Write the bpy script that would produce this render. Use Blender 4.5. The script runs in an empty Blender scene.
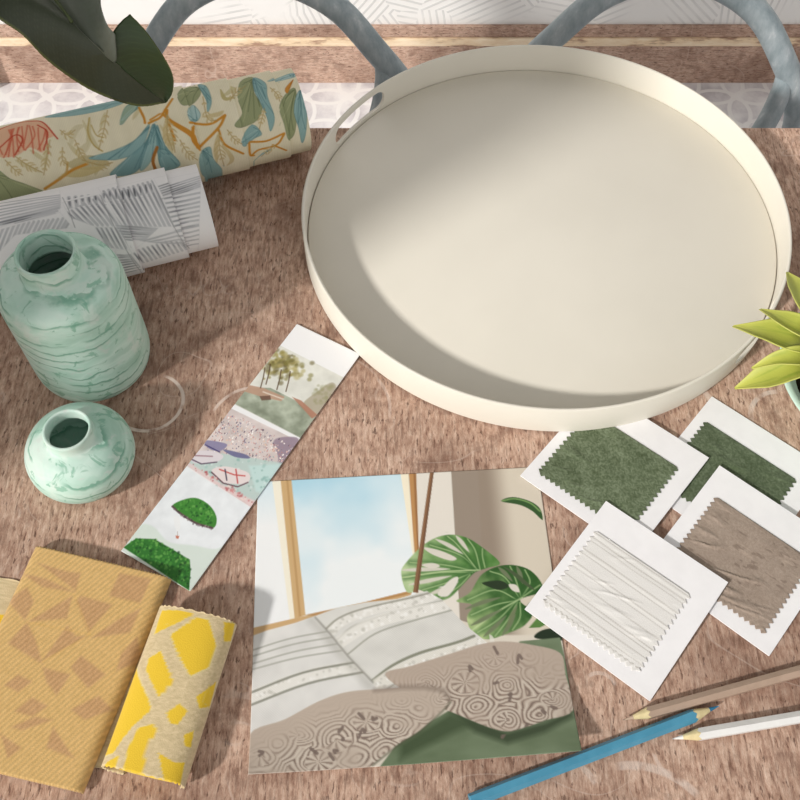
import bpy, bmesh, math
import numpy as np
from mathutils import Vector, Matrix
R_ = np.random.RandomState
sc = bpy.context.scene
col = sc.collection
T = 0.75                       # height of the table top
F, TH, H = 957.314, 0.554, 0.772   # focal length in pixels, tilt off straight down, camera height over the table
CS, CC = math.sin(TH), math.cos(TH)

# ------------------------------------------------------------------ helpers
def P(px, py, z=0.0):
    """world point at height z over the table top seen at a place of the 800x800 photograph"""
    x = (px - 400) / F; y = (400 - py) / F
    d = (x, CS + y * CC, -CC + y * CS)
    t = (z - H) / d[2]
    return np.array([d[0] * t, d[1] * t, z + T])
def lin(c):
    c = np.asarray(c, float) / 255.0
    return np.where(c <= 0.04045, c / 12.92, ((c + 0.055) / 1.055) ** 2.4)
def rgba(c):
    return tuple(float(v) for v in lin(c)) + (1.0,)
def vnoise(h, w, cells, seed, oct=1):
    out = np.zeros((h, w)); amp = 1.0; tot = 0
    rs = R_(seed)
    cx, cy = cells
    for _ in range(oct):
        g = rs.rand(int(cy) + 3, int(cx) + 3)
        yy = np.linspace(0, cy, h); xx = np.linspace(0, cx, w)
        y0 = yy.astype(int); x0 = xx.astype(int)
        fy = yy - y0; fx = xx - x0
        fy = (fy * fy * (3 - 2 * fy))[:, None]; fx = (fx * fx * (3 - 2 * fx))[None]
        a = g[np.ix_(y0, x0)]; b = g[np.ix_(y0, x0 + 1)]; c = g[np.ix_(y0 + 1, x0)]; d = g[np.ix_(y0 + 1, x0 + 1)]
        out += amp * ((a * (1 - fx) + b * fx) * (1 - fy) + (c * (1 - fx) + d * fx) * fy)
        tot += amp; amp *= 0.5; cx *= 2; cy *= 2
    return out / tot

class Canvas:
    """small drawing surface for printed pictures and woven patterns; conv turns photo places into cells"""
    def __init__(s, w, h, bg, conv=None):
        s.w, s.h = w, h
        s.a = np.zeros((h, w, 3)); s.a[:] = bg
        s.conv = conv or (lambda p: p)
        s.Y, s.X = np.mgrid[0:h, 0:w].astype(float)
    def pts(s, pts):
        return np.array([s.conv(p) for p in pts], float)
    def box(s, q, m):
        x0 = max(int(q[:, 0].min() - m), 0); x1 = min(int(q[:, 0].max() + m) + 2, s.w)
        y0 = max(int(q[:, 1].min() - m), 0); y1 = min(int(q[:, 1].max() + m) + 2, s.h)
        return (slice(y0, max(y1, y0)), slice(x0, max(x1, x0)))
    def mix(s, sl, m, c):
        m = m[..., None]
        s.a[sl] = s.a[sl] * (1 - m) + np.asarray(c, float) * m
    def seg(s, sl, q, closed):
        X = s.X[sl]; Y = s.Y[sl]; D = np.full(X.shape, 1e9); n = len(q)
        for i in range(n if closed else n - 1):
            a = q[i]; b = q[(i + 1) % n]; v = b - a; L = v @ v + 1e-12
            t = np.clip(((X - a[0]) * v[0] + (Y - a[1]) * v[1]) / L, 0, 1)
            D = np.minimum(D, np.hypot(X - a[0] - t * v[0], Y - a[1] - t * v[1]))
        return D
    def poly_mask(s, pts, soft=1.0, smooth=False):
        q = s.pts(smooth_pts(pts, True) if smooth else pts); sl = s.box(q, soft + 1)
        X = s.X[sl]; Y = s.Y[sl]
        ins = np.zeros(X.shape, bool); n = len(q)
        for i in range(n):
            a = q[i]; b = q[(i + 1) % n]
            if a[1] == b[1]: continue
            cr = ((a[1] > Y) != (b[1] > Y)) & (X < (b[0] - a[0]) * (Y - a[1]) / (b[1] - a[1]) + a[0])
            ins ^= cr
        D = s.seg(sl, q, True)
        D = np.where(ins, D, -D)
        return sl, np.clip(D / soft + 0.5, 0, 1)
    def poly(s, pts, c, alpha=1.0, soft=1.0, smooth=False):
        sl, m = s.poly_mask(pts, soft, smooth)
        if callable(c):
            c = c(s.X[sl], s.Y[sl])
        s.mix(sl, m * alpha, c)
    def line(s, pts, wd, c, alpha=1.0, soft=1.0, smooth=False, taper=False):
        q = s.pts(smooth_pts(pts, False) if smooth else pts); sl = s.box(q, wd + soft + 1)
        if taper:
            X = s.X[sl]; Y = s.Y[sl]; M = np.zeros(X.shape); n = len(q)
            for i in range(n - 1):
                a = q[i]; b = q[i + 1]; v = b - a; L = v @ v + 1e-12
                t = np.clip(((X - a[0]) * v[0] + (Y - a[1]) * v[1]) / L, 0, 1)
                d = np.hypot(X - a[0] - t * v[0], Y - a[1] - t * v[1])
                k = (i + t) / (n - 1); ww = wd * np.sin(np.pi * np.clip(k * .93 + .05, 0, 1)) ** .8
                M = np.maximum(M, np.clip((ww / 2 - d) / soft + .5, 0, 1))
            s.mix(sl, M * alpha, c); return
        D = s.seg(sl, q, False)
        s.mix(sl, np.clip((wd / 2 - D) / soft + 0.5, 0, 1) * alpha, c)
    def blob(s, p, r, c, alpha=1.0, soft=None):
        q = s.pts([p]); rx, ry = r if isinstance(r, tuple) else (r, r)
        sl = s.box(q, max(rx, ry) * 1.6)
        d = np.hypot((s.X[sl] - q[0, 0]) / rx, (s.Y[sl] - q[0, 1]) / ry)
        sf = soft or 1.5 / min(rx, ry)
        s.mix(sl, np.clip((1 - d) / sf + .5, 0, 1) * alpha, c)

def smooth_pts(pts, closed, n=5):
    p = np.array(pts, float)
    if closed: q = np.vstack([p[-1], p, p[0], p[1]])
    else: q = np.vstack([2 * p[0] - p[1], p, 2 * p[-1] - p[-2]])
    out = []
    for i in range(1, len(q) - 2):
        for k in range(n):
            t = k / n
            out.append(.5 * (2 * q[i] + (q[i + 1] - q[i - 1]) * t + (2 * q[i - 1] - 5 * q[i] + 4 * q[i + 1] - q[i + 2]) * t * t
                             + (-q[i - 1] + 3 * q[i] - 3 * q[i + 1] + q[i + 2]) * t ** 3))
    if not closed: out.append(p[-1])
    return np.array(out)

# ---------------------------------------------------------------- objects
ORG = {}
def tag(o, label, cat, group=None):
    o['label'] = label; o['category'] = cat
    if group: o['group'] = group
    return o
def thing(name, loc, label, cat, group=None):
    o = bpy.data.objects.new(name, None); col.objects.link(o)
    o.empty_display_size = .02
    o.location = loc; ORG[o.name] = np.array(loc, float)
    return tag(o, label, cat, group)
def mk(name, verts, faces, mat, parent=None, loc=None, smooth=True, cols=None, mats=None, fmat=None):
    """one mesh object; verts in world space, origin at loc (default: foot of the bounds)"""
    v = np.asarray(verts, float).reshape(-1, 3)
    if loc is None:
        loc = np.array([(v[:, 0].min() + v[:, 0].max()) / 2, (v[:, 1].min() + v[:, 1].max()) / 2, v[:, 2].min()])
    loc = np.asarray(loc, float)
    me = bpy.data.meshes.new(name)
    me.from_pydata((v - loc).tolist(), [], [tuple(int(i) for i in f) for f in faces])
    if smooth:
        me.polygons.foreach_set('use_smooth', [True] * len(me.polygons))
    for m in (mats or [mat]): me.materials.append(m)
    if fmat is not None: me.polygons.foreach_set('material_index', [int(i) for i in fmat])
    if cols is not None:
        at = me.color_attributes.new('Tint', 'FLOAT_COLOR', 'POINT')
        c = np.ones((len(v), 4)); c[:, :3] = lin(np.clip(np.asarray(cols).reshape(-1, 3), 0, 255))
        at.data.foreach_set('color', c.ravel())
    me.update()
    o = bpy.data.objects.new(name, me); col.objects.link(o)
    ORG[o.name] = loc
    if parent is not None:
        o.parent = parent; o.location = loc - ORG[parent.name]
    else:
        o.location = loc
    return o
def struct(o):
    o['kind'] = 'structure'; return o
def grid_faces(nx, ny, base=0, wrapx=False):
    f = []
    for j in range(ny - 1):
        for i in range(nx if wrapx else nx - 1):
            a = base + j * nx + i; b = base + j * nx + (i + 1) % nx
            f.append((a, b, b + nx, a + nx))
    return f
def slab_grid(top, thick):
    """closed thin body under a grid of top points (ny,nx,3): verts, faces; the first ny*nx verts are the top"""
    ny, nx, _ = top.shape
    bot = top.copy(); bot[..., 2] -= thick
    v = np.vstack([top.reshape(-1, 3), bot.reshape(-1, 3)]); n = nx * ny
    f = grid_faces(nx, ny)
    f += [(a + n, d + n, c + n, b + n) for a, b, c, d in grid_faces(nx, ny)]
    ring = [i for i in range(nx)] + [j * nx + nx - 1 for j in range(1, ny)] + [(ny - 1) * nx + i for i in range(nx - 2, -1, -1)] + [j * nx for j in range(ny - 2, 0, -1)]
    for k in range(len(ring)):
        a = ring[k]; b = ring[(k + 1) % len(ring)]
        f.append((a, a + n, b + n, b))
    return v, f
def tube(pts, rad, seg=16, smooth_path=True, sub=6, cap=True):
    p = smooth_pts(pts, False, sub) if smooth_path else np.array(pts, float)
    n = len(p)
    if np.isscalar(rad): r = np.full(n, rad)
    else: r = np.interp(np.linspace(0, 1, n), np.linspace(0, 1, len(rad)), rad)
    tan = np.gradient(p, axis=0); tan /= np.linalg.norm(tan, axis=1)[:, None]
    up = np.array([0, 0, 1.0]) if abs(tan[0][2]) < .9 else np.array([1.0, 0, 0])
    nrm = up - tan[0] * (up @ tan[0]); nrm /= np.linalg.norm(nrm)
    v = []
    for i in range(n):
        nrm = nrm - tan[i] * (nrm @ tan[i]); nrm /= np.linalg.norm(nrm)
        bi = np.cross(tan[i], nrm)
        for k in range(seg):
            a = 2 * math.pi * k / seg
            v.append(p[i] + r[i] * (math.cos(a) * nrm + math.sin(a) * bi))
    f = grid_faces(seg, n, wrapx=True)
    if cap:
        f.append(tuple(range(seg))[::-1]); f.append(tuple((n - 1) * seg + k for k in range(seg)))
    return np.array(v), f
def join(*vf):
    V = []; Fs = []; b = 0
    for v, f in vf:
        V.append(np.asarray(v, float)); Fs += [tuple(i + b for i in q) for q in f]; b += len(v)
    return np.vstack(V), Fs
def box(x0, x1, y0, y1, z0, z1, bev=0.0, seg=2):
    bm = bmesh.new()
    bmesh.ops.create_cube(bm, size=1)
    for v in bm.verts:
        v.co = Vector((x0 if v.co.x < 0 else x1, y0 if v.co.y < 0 else y1, z0 if v.co.z < 0 else z1))
    if bev: bmesh.ops.bevel(bm, geom=bm.edges[:], offset=bev, segments=seg, affect='EDGES', profile=.5)
    bm.verts.index_update()
    out = np.array([tuple(v.co) for v in bm.verts]), [tuple(v.index for v in f.verts) for f in bm.faces]
    bm.free(); return out
def lathe(prof, c, seg=96, closed=False):
    """prof: (radius, z) list"""
    p = np.array(prof, float); a = np.linspace(0, 2 * np.pi, seg, endpoint=False)
    v = np.zeros((len(p), seg, 3))
    v[..., 0] = c[0] + p[:, :1] * np.cos(a); v[..., 1] = c[1] + p[:, :1] * np.sin(a); v[..., 2] = c[2] + p[:, 1:]
    f = grid_faces(seg, len(p), wrapx=True)
    if closed:
        L = (len(p) - 1) * seg
        f += [(L + i, L + (i + 1) % seg, (i + 1) % seg, i) for i in range(seg)]
    return v.reshape(-1, 3), f

# ---------------------------------------------------------------- materials
class M:
    def __init__(s, name, base=(200, 200, 200), rough=.6, spec=.35, sheen=0):
        s.m = bpy.data.materials.new(name); s.m.use_nodes = True
        s.nt = s.m.node_tree; s.b = s.nt.nodes['Principled BSDF']
        s.b.inputs['Base Color'].default_value = rgba(base)
        s.b.inputs['Roughness'].default_value = rough
        s.b.inputs['Specular IOR Level'].default_value = spec
        if sheen: s.b.inputs['Sheen Weight'].default_value = sheen
    def n(s, t, **kw):
        n = s.nt.nodes.new('ShaderNode' + t)
        for k, v in kw.items():
            if k in n.inputs.keys(): s.set(n.inputs[k], v)
            else: setattr(n, k, v)
        return n
    def set(s, sock, v):
        if hasattr(v, 'links') or hasattr(v, 'is_output'): s.nt.links.new(v, sock)
        else: sock.default_value = v
    def math(s, op, a, b=0.0, c=None):
        n = s.nt.nodes.new('ShaderNodeMath'); n.operation = op
        s.set(n.inputs[0], a); s.set(n.inputs[1], b)
        if c is not None: s.set(n.inputs[2], c)
        return n.outputs[0]
    def ss(s, x, a, b):
        n = s.nt.nodes.new('ShaderNodeMapRange'); n.interpolation_type = 'SMOOTHSTEP'
        s.set(n.inputs['Value'], x); n.inputs['From Min'].default_value = a; n.inputs['From Max'].default_value = b
        return n.outputs[0]
    def mixc(s, f, a, b):
        n = s.nt.nodes.new('ShaderNodeMix'); n.data_type = 'RGBA'
        s.set(n.inputs[0], f)
        for i, v in ((6, a), (7, b)):
            if isinstance(v, (tuple, list)) and len(v) == 3: v = rgba(v)
            s.set(n.inputs[i], v)
        return n.outputs[2]
    def coord(s, kind='Object', scale=(1, 1, 1), rot=(0, 0, 0), loc=(0, 0, 0)):
        tc = s.nt.nodes.new('ShaderNodeTexCoord'); mp = s.nt.nodes.new('ShaderNodeMapping')
        s.nt.links.new(tc.outputs[kind], mp.inputs[0])
        mp.inputs['Scale'].default_value = scale; mp.inputs['Rotation'].default_value = rot; mp.inputs['Location'].default_value = loc
        return mp.outputs[0]
    def noise(s, vec, scale=5, detail=4, rough=.5, dist=0.0, out='Fac'):
        n = s.nt.nodes.new('ShaderNodeTexNoise'); s.set(n.inputs['Vector'], vec)
        n.inputs['Scale'].default_value = scale; n.inputs['Detail'].default_value = detail
        n.inputs['Roughness'].default_value = rough; n.inputs['Distortion'].default_value = dist
        return n.outputs[out]
    def ramp(s, f, stops):
        n = s.nt.nodes.new('ShaderNodeValToRGB'); s.set(n.inputs[0], f)
        e = n.color_ramp.elements
        while len(e) < len(stops): e.new(.5)
        for k, (p, c) in enumerate(stops): e[k].position = p; e[k].color = rgba(c)
        return n.outputs[0]
    def color(s, v): s.set(s.b.inputs['Base Color'], v); return s
    def bump(s, h, dist=.001, strength=.5):
        n = s.nt.nodes.new('ShaderNodeBump'); n.inputs['Distance'].default_value = dist; n.inputs['Strength'].default_value = strength
        s.set(n.inputs['Height'], h); s.nt.links.new(n.outputs[0], s.b.inputs['Normal']); return s
    def attr(s):
        n = s.nt.nodes.new('ShaderNodeAttribute'); n.attribute_name = 'Tint'; return n.outputs['Color']
    def xyz(s, vec):
        n = s.nt.nodes.new('ShaderNodeSeparateXYZ'); s.set(n.inputs[0], vec); return n.outputs

def tint_mat(name, rough=.6, spec=.3, bump=None, sheen=0):
    m = M(name, rough=rough, spec=spec, sheen=sheen); m.color(m.attr())
    if bump:
        sc_, d = bump
        m.bump(m.noise(m.coord(), sc_, 3), d, .6)
    return m.m

# worn brown wood with fine dark flecks, pale hair scratches and cup rings
def wood_mat(name, rings=(), along=(1, .26, 1), base=None):
    m = M(name, rough=.62, spec=.08)
    c = m.coord(); s1 = m.coord(scale=along)
    big = m.noise(c, 7, 5, .62)
    fine = m.noise(s1, 230, 8, .78)
    fleck = m.noise(s1, 360, 3, .6)
    fib = m.noise(m.coord(scale=(along[0], along[1] * .4, along[2]) if along[1] < 1 else (along[0] * .4, along[1], along[2] if along[2] == 1 else along[2] * .4)), 300, 4, .6)
    mid = m.noise(c, 30, 6, .7)
    colr = m.ramp(fine, base or [(.32, (122, 90, 76)), (.44, (182, 148, 129)), (.56, (212, 181, 161)), (.68, (232, 208, 190))])
    colr = m.mixc(m.math('MULTIPLY', m.ss(big, .42, .66), .50), colr, (116, 86, 72))
    colr = m.mixc(m.math('MULTIPLY', m.math('MULTIPLY', m.ss(fleck, .575, .65), m.ss(mid, .32, .6)), .85), colr, (84, 58, 48))
    colr = m.mixc(m.math('MULTIPLY', m.ss(fine, .28, .38), 0.0), colr, (82, 56, 48))
    colr = m.mixc(m.math('MULTIPLY', m.ss(fib, .53, .66), .50), colr, (112, 84, 70))
    colr = m.mixc(m.math('MULTIPLY', m.ss(mid, .52, .68), .30), colr, (206, 180, 164))
    colr = m.mixc(m.math('MULTIPLY', m.ss(mid, .48, .36), .40), colr, (112, 84, 72))
    # pale scratches: thin level lines of a swirling field, broken up
    sw = m.noise(c, 6, 2, .45, .6)
    brk = m.noise(c, 7, 3, .5)
    ln = m.math('MULTIPLY', m.math('SUBTRACT', 1.0, m.ss(m.math('ABSOLUTE', m.math('SUBTRACT', sw, .5)), .0008, .0034)), m.ss(brk, .47, .56))
    sw2 = m.noise(m.coord(loc=(3, 7, 1)), 11, 2, .45, .5)
    ln2 = m.math('MULTIPLY', m.math('SUBTRACT', 1.0, m.ss(m.math('ABSOLUTE', m.math('SUBTRACT', sw2, .5)), .0008, .0042)), m.ss(m.noise(m.coord(loc=(9, 2, 4)), 14, 3), .52, .60))
    colr = m.mixc(m.math('MULTIPLY', m.math('MAXIMUM', ln, ln2), .27), colr, (218, 200, 188))
    if rings:
        x, y, z = m.xyz(c)
        for (cx, cy, r, w, a0, a1, st) in rings:
            dx = m.math('SUBTRACT', x, cx); dy = m.math('SUBTRACT', y, cy)
            d = m.math('SQRT', m.math('ADD', m.math('MULTIPLY', dx, dx), m.math('MULTIPLY', dy, dy)))
            d = m.math('ADD', d, m.math('MULTIPLY', m.math('SUBTRACT', big, .5), .006))
            k = m.math('SUBTRACT', 1.0, m.ss(m.math('ABSOLUTE', m.math('SUBTRACT', d, r)), w * .5, w))
            ang = m.math('ARCTAN2', dy, dx)
            mid = (a0 + a1) / 2; hw = (a1 - a0) / 2
            da = m.math('ABSOLUTE', m.math('WRAP', m.math('SUBTRACT', ang, mid), math.pi, -math.pi))
            k = m.math('MULTIPLY', k, m.math('SUBTRACT', 1.0, m.ss(da, hw * .8, hw)))
            k = m.math('MULTIPLY', k, m.ss(m.noise(c, 60, 3), .3, .55))
            colr = m.mixc(m.math('MULTIPLY', k, st), colr, (222, 205, 194))
    m.color(colr)
    m.b.inputs['Roughness'].default_value = .68
    m.bump(m.math('ADD', fine, m.math('MULTIPLY', fleck, -.8)), .0011, .6)
    return m.m

def plain(name, base, rough=.6, spec=.3, var=8, scale=40, bump=0.0):
    m = M(name, base, rough, spec)
    n = m.noise(m.coord(), scale, 4)
    lo = tuple(max(0, v - var) for v in base); hi = tuple(min(255, v + var) for v in base)
    m.color(m.mixc(m.ss(n, .3, .7), lo, hi))
    if bump: m.bump(n, bump, .5)
    return m.m

# ================================================================= ROOM
def rp(px, py): return P(px, py)[:2]
def ring(px, py, rpx, w, a0, a1, st):
    c = rp(px, py); r = np.hypot(*(rp(px + rpx, py) - c))
    return (c[0], c[1], r, w, math.radians(a0), math.radians(a1), st)
RINGS = [ring(149, 402, 34, .0021, -130, 75, .95), ring(254, 425, 45, .0020, 75, 165, .7), ring(664, 415, 52, .0036, 0, 75, .7),
         ring(783, 419, 31, .003, 85, 200, .7), ring(640, 860, 90, .004, 40, 100, .55), ring(560, 800, 40, .003, 20, 80, .5),
         ring(600, 690, 16, .002, 10, 130, .5), ring(690, 745, 38, .002, 190, 260, .5), ring(330, 410, 60, .002, -10, 40, .35)]
wood = wood_mat('worn_brown_wood', RINGS)
TAB_Y1 = P(400, 127.3)[1]
table = thing('table', (0.0, .40, 0), 'worn brown wooden table carrying the samples, vases and tray', 'table')
# the top mesh keeps its origin at the room origin so the ring marks sit where the photo has them
v, f = box(-.93, .93, -.32, TAB_Y1, T - .036, T, .002)
mk('table_top', v, f, wood, table, loc=(0, 0, T), smooth=False)
wood_plain = wood_mat('brown_wood_frame', (), (1, 1, .14))
for x0, x1, y0, y1 in ((-.82, .82, -.26, -.24), (-.82, .82, .75, .77), (-.85, -.83, -.22, .74), (.83, .85, -.22, .74)):
    v, f = box(x0, x1, y0, y1, T - .12, T - .036, .001)
    mk('apron', v, f, wood_plain, table, smooth=False)
for sx in (-.84, .84):
    for sy in (-.25, .76):
        v, f = box(sx - .03, sx + .03, sy - .03, sy + .03, 0, T - .036, .004)
        mk('leg', v, f, wood_plain, table, smooth=False)

# floor of pale ornamental tiles: overlapping white circles over washed grey
m = M('ornamental_floor_tiles', rough=.45, spec=.3)
c = m.coord(); x, y, z = m.xyz(c)
A = .100
rings = None
wob = m.noise(c, 8, 2)
for ox, oy in ((0, 0), (A, 0), (0, A), (A, A)):
    fx = m.math('SUBTRACT', m.math('FLOORED_MODULO', m.math('ADD', x, ox + 40 * A), 2 * A), A)
    fy = m.math('SUBTRACT', m.math('FLOORED_MODULO', m.math('ADD', y, oy + 40 * A), 2 * A), A)
    d = m.math('SQRT', m.math('ADD', m.math('MULTIPLY', fx, fx), m.math('MULTIPLY', fy, fy)))
    d = m.math('ADD', d, m.math('MULTIPLY', m.math('SUBTRACT', wob, .5), .010))
    k = m.math('SUBTRACT', 1.0, m.ss(m.math('ABSOLUTE', m.math('SUBTRACT', d, A * .74)), .0035, .0062))
    rings = k if rings is None else m.math('MAXIMUM', rings, k)
wash = m.noise(c, 14, 4, .6)
fl = m.ramp(wash, [(.3, (198, 194, 198)), (.45, (222, 219, 222)), (.56, (236, 234, 235)), (.7, (246, 245, 245))])
fl = m.mixc(m.math('MULTIPLY', rings, .85), fl, (248, 247, 246))
m.color(fl)
v, f = box(-1.1, 2.2, -1.9, 2.0, -.05, 0)
struct(mk('floor', v, f, m.m, loc=(0.03, 0.02, 0), smooth=False))

# back wall: white paper with patches of fine raised hatching
WY = P(400, 83, -T)[1] + .012
m = M('hatched_white_wallpaper', rough=.7, spec=.2)
c = m.coord(); x, y, z = m.xyz(c)
vor = m.n('TexVoronoi', Vector=c, Scale=6.5, distance='MANHATTAN')
rnd = m.xyz(vor.outputs['Color'])
ang = m.math('MULTIPLY', rnd[0], 3.1)
st = m.math('ADD', m.math('MULTIPLY', x, m.math('COSINE', ang)), m.math('MULTIPLY', z, m.math('SINE', ang)))
w = m.math('SINE', m.math('MULTIPLY', st, 420.0))
lines = m.math('MULTIPLY', m.ss(w, .25, .8), m.ss(m.noise(c, 4, 3), .42, .55))
m.color(m.mixc(m.math('MULTIPLY', lines, .38), (243, 242, 240), (170, 171, 173)))
m.bump(lines, .001, .4)
v, f = box(-1.1, 2.2, WY, WY + .1, 0, 2.6)
struct(mk('wall_back', v, f, m.m, smooth=False))
# skirting board with a worn cream ledge
skw = wood_mat('brown_skirting_wood', (), (.3, 1, 1), [(.30, (166, 132, 116)), (.46, (196, 164, 146)), (.60, (212, 184, 166)), (.76, (226, 202, 186))])
zt = .153
v, f = box(-1.0, 2.2, WY - .012, WY, 0, .103, .001)
v2, f2 = box(-1.0, 2.2, WY - .010, WY, .124, zt, .003)
struct(mk('baseboard_back', *join((v, f), (v2, f2)), skw, smooth=False))
cream = M('worn_cream_paint', rough=.55, spec=.3)
cc = cream.coord(scale=(.25, 1, 1))
cream.color(cream.ramp(cream.noise(cc, 70, 4, .6), [(.34, (176, 142, 120)), (.45, (236, 210, 176)), (.62, (248, 228, 200))]))
v, f = box(-1.0, 2.2, WY - .015, WY, .103, .124, .004, 3)
struct(mk('trim_1', v, f, cream.m, smooth=False))

# unseen left wall, added to shade the table; openings placed for the sun patches
plaster = plain('white_plaster', (238, 235, 230), .8, .2, 4, 20)
LX = -.95
Y_A0, Y_A1 = -1.75, -.075      # added window opening, edge set by the shade line on the tray
Y_B0, Y_B1 = .68, 1.79        # added door opening, sized for the sun patch behind the table
parts = [box(LX - .1, LX, -1.9, Y_A0, 0, 2.6), box(LX - .1, LX, Y_A0, Y_A1, 0, .85), box(LX - .1, LX, Y_A0, Y_A1, 2.4, 2.6),
         box(LX - .1, LX, Y_A1, Y_B0, 0, 2.6), box(LX - .1, LX, Y_B0, Y_B1, 2.2, 2.6), box(LX - .1, LX, Y_B1, WY, 0, 2.6)]
struct(mk('unseen_wall_left', *join(*parts), plaster, smooth=False))
white_paint = plain('white_window_paint', (240, 238, 233), .4, .4, 3, 30)
fr = [box(LX - .07, LX - .03, Y_A0, Y_A1, .85, .89), box(LX - .07, LX - .03, Y_A0, Y_A1, 2.36, 2.4), box(LX - .07, LX - .03, Y_A0, Y_A0 + .04, .89, 2.36), box(LX - .07, LX - .03, Y_A1 - .005, Y_A1, .89, 2.36)]
struct(mk('unseen_window_1', *join(*fr), white_paint, smooth=False))
fr = [box(LX - .07, LX - .03, Y_B0, Y_B1, 2.17, 2.2), box(LX - .07, LX - .03, Y_B0, Y_B0 + .01, 0, 2.17), box(LX - .07, LX - .03, Y_B1 - .01, Y_B1, 0, 2.17)]
struct(mk('unseen_door_1', *join(*fr), white_paint, smooth=False))

# ================================================================= TRAY
TC = (.1486, .6912); TZ = T + .0026; TR, TH_, TW = .250, .0375, .0034
cream_tray = plain('cream_lacquer', (226, 221, 209), .5, .3, 2, 8)
tray = thing('tray', (TC[0], TC[1], TZ), 'large round cream tray with a raised rim and cut-out handles', 'tray')
ri = TR - TW
v, f = lathe([(0.0001, .0), (ri - .001, .0), (ri - .001, .0035), (ri - .0022, .0042), (0.0001, .0042)], (TC[0], TC[1], TZ), 192)
mk('base', v, f, cream_tray, tray, smooth=True)
prof = [(ri, .0), (TR - .0008, 0), (TR, .0008), (TR, TH_ - .0012), (TR - .0006, TH_ - .0003), (TR - .0014, TH_), (ri + .0014, TH_), (ri + .0006, TH_ - .0003), (ri, TH_ - .0012)]
v, f = lathe(prof, (TC[0], TC[1], TZ), 256, closed=True)
rim = mk('rim', v, f, cream_tray, tray, smooth=True)
# cut the two handle slots through the rim
def slot_cutter(deg):
    bm = bmesh.new()
    L, hh = .0335, .0114
    pts = [(L * (1 if k < 13 else -1) + hh * math.cos(a), hh * math.sin(a)) for k, a in enumerate([-math.pi / 2 + math.pi * i / 12 for i in range(13)] + [math.pi / 2 + math.pi * i / 12 for i in range(13)])]
    a0 = math.radians(deg)
    lo, hi = [], []
    for u, z in pts:
        ang = a0 + u / TR
        for r, lst in ((TR - .03, lo), (TR + .03, hi)):
            lst.append(bm.verts.new((TC[0] + r * math.cos(ang), TC[1] + r * math.sin(ang), TZ + .0190 + z)))
    n = len(pts)
    for k in range(n): bm.faces.new((lo[k], lo[(k + 1) % n], hi[(k + 1) % n], hi[k]))
    bm.faces.new(lo[::-1]); bm.faces.new(hi)
    bmesh.ops.recalc_face_normals(bm, faces=bm.faces)
    me = bpy.data.meshes.new('cut'); bm.to_mesh(me); bm.free()
    o = bpy.data.objects.new('cut', me); col.objects.link(o); return o
bm = bmesh.new(); bm.from_mesh(rim.data); bmesh.ops.recalc_face_normals(bm, faces=bm.faces); bm.to_mesh(rim.data); bm.free()
cuts = [slot_cutter(142.8), slot_cutter(-37.2)]
for k in cuts:
    md = rim.modifiers.new('b', 'BOOLEAN'); md.operation = 'DIFFERENCE'; md.object = k; md.solver = 'EXACT'
bpy.context.view_layer.update()
dg = bpy.context.evaluated_depsgraph_get()
newm = bpy.data.meshes.new_from_object(rim.evaluated_get(dg))
rim.modifiers.clear(); rim.data = newm
for k in cuts:
    me = k.data; bpy.data.objects.remove(k); bpy.data.meshes.remove(me)
newm.name = 'rim'
newm.set_sharp_from_angle(angle=math.radians(40))

# ================================================================= VASES
m = M('swirled_mint_stone', rough=.55, spec=.3)
c = m.coord()
x, y, z = m.xyz(c)
wob = m.noise(c, 17, 3, .5)
wob2 = m.noise(c, 55, 3, .6)
lev = m.math('ADD', m.math('ADD', z, m.math('MULTIPLY', wob, .024)), m.math('MULTIPLY', wob2, .008))
lev = m.math('ADD', lev, m.math('ADD', m.math('MULTIPLY', x, .10), m.math('MULTIPLY', y, -.06)))
comb = m.nt.nodes.new('ShaderNodeCombineXYZ')
m.set(comb.inputs[0], m.math('MULTIPLY', x, .25)); m.set(comb.inputs[1], m.math('MULTIPLY', y, .25)); m.set(comb.inputs[2], lev)
n1 = m.noise(comb.outputs[0], 70, 3, .5)
n2 = m.noise(c, 58, 4, .6, .8)
n3 = m.noise(m.coord(loc=(4, 1, 7)), 26, 4, .6, .5)
colr = m.ramp(n1, [(.30, (162, 200, 183)), (.45, (184, 217, 203)), (.56, (202, 227, 216)), (.70, (178, 211, 197))])
colr = m.mixc(m.math('MULTIPLY', m.ss(n3, .52, .64), .6), colr, (212, 225, 217))
colr = m.mixc(m.math('MULTIPLY', m.ss(n2, .60, .68), .55), colr, (206, 214, 208))
colr = m.mixc(m.math('MULTIPLY', m.ss(n2, .42, .35), .7), colr, (122, 176, 152))
sh = m.math('FLOORED_MODULO', m.math('MULTIPLY', lev, 84.0), 1.0)
vein = m.math('MULTIPLY', m.ss(sh, .70, .93), m.math('SUBTRACT', 1.0, m.ss(sh, .95, .995)))
vein = m.math('MULTIPLY', vein, m.ss(m.noise(c, 24, 3), .40, .58))
colr = m.mixc(m.math('MULTIPLY', vein, .85), colr, (112, 164, 142))
m.color(colr); m.bump(m.math('ADD', vein, n1), .0010, .25)
stone = m.m
def vase(name, c, prof, label):
    pr = smooth_pts(prof, False, 6)
    root = thing(name, (c[0], c[1], T), label, 'vase', 'mint stone vases')
    v, f = lathe(pr, (c[0], c[1], T), 96)
    mk('body', v, f, stone, root, loc=(c[0], c[1], T))
    return root
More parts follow.
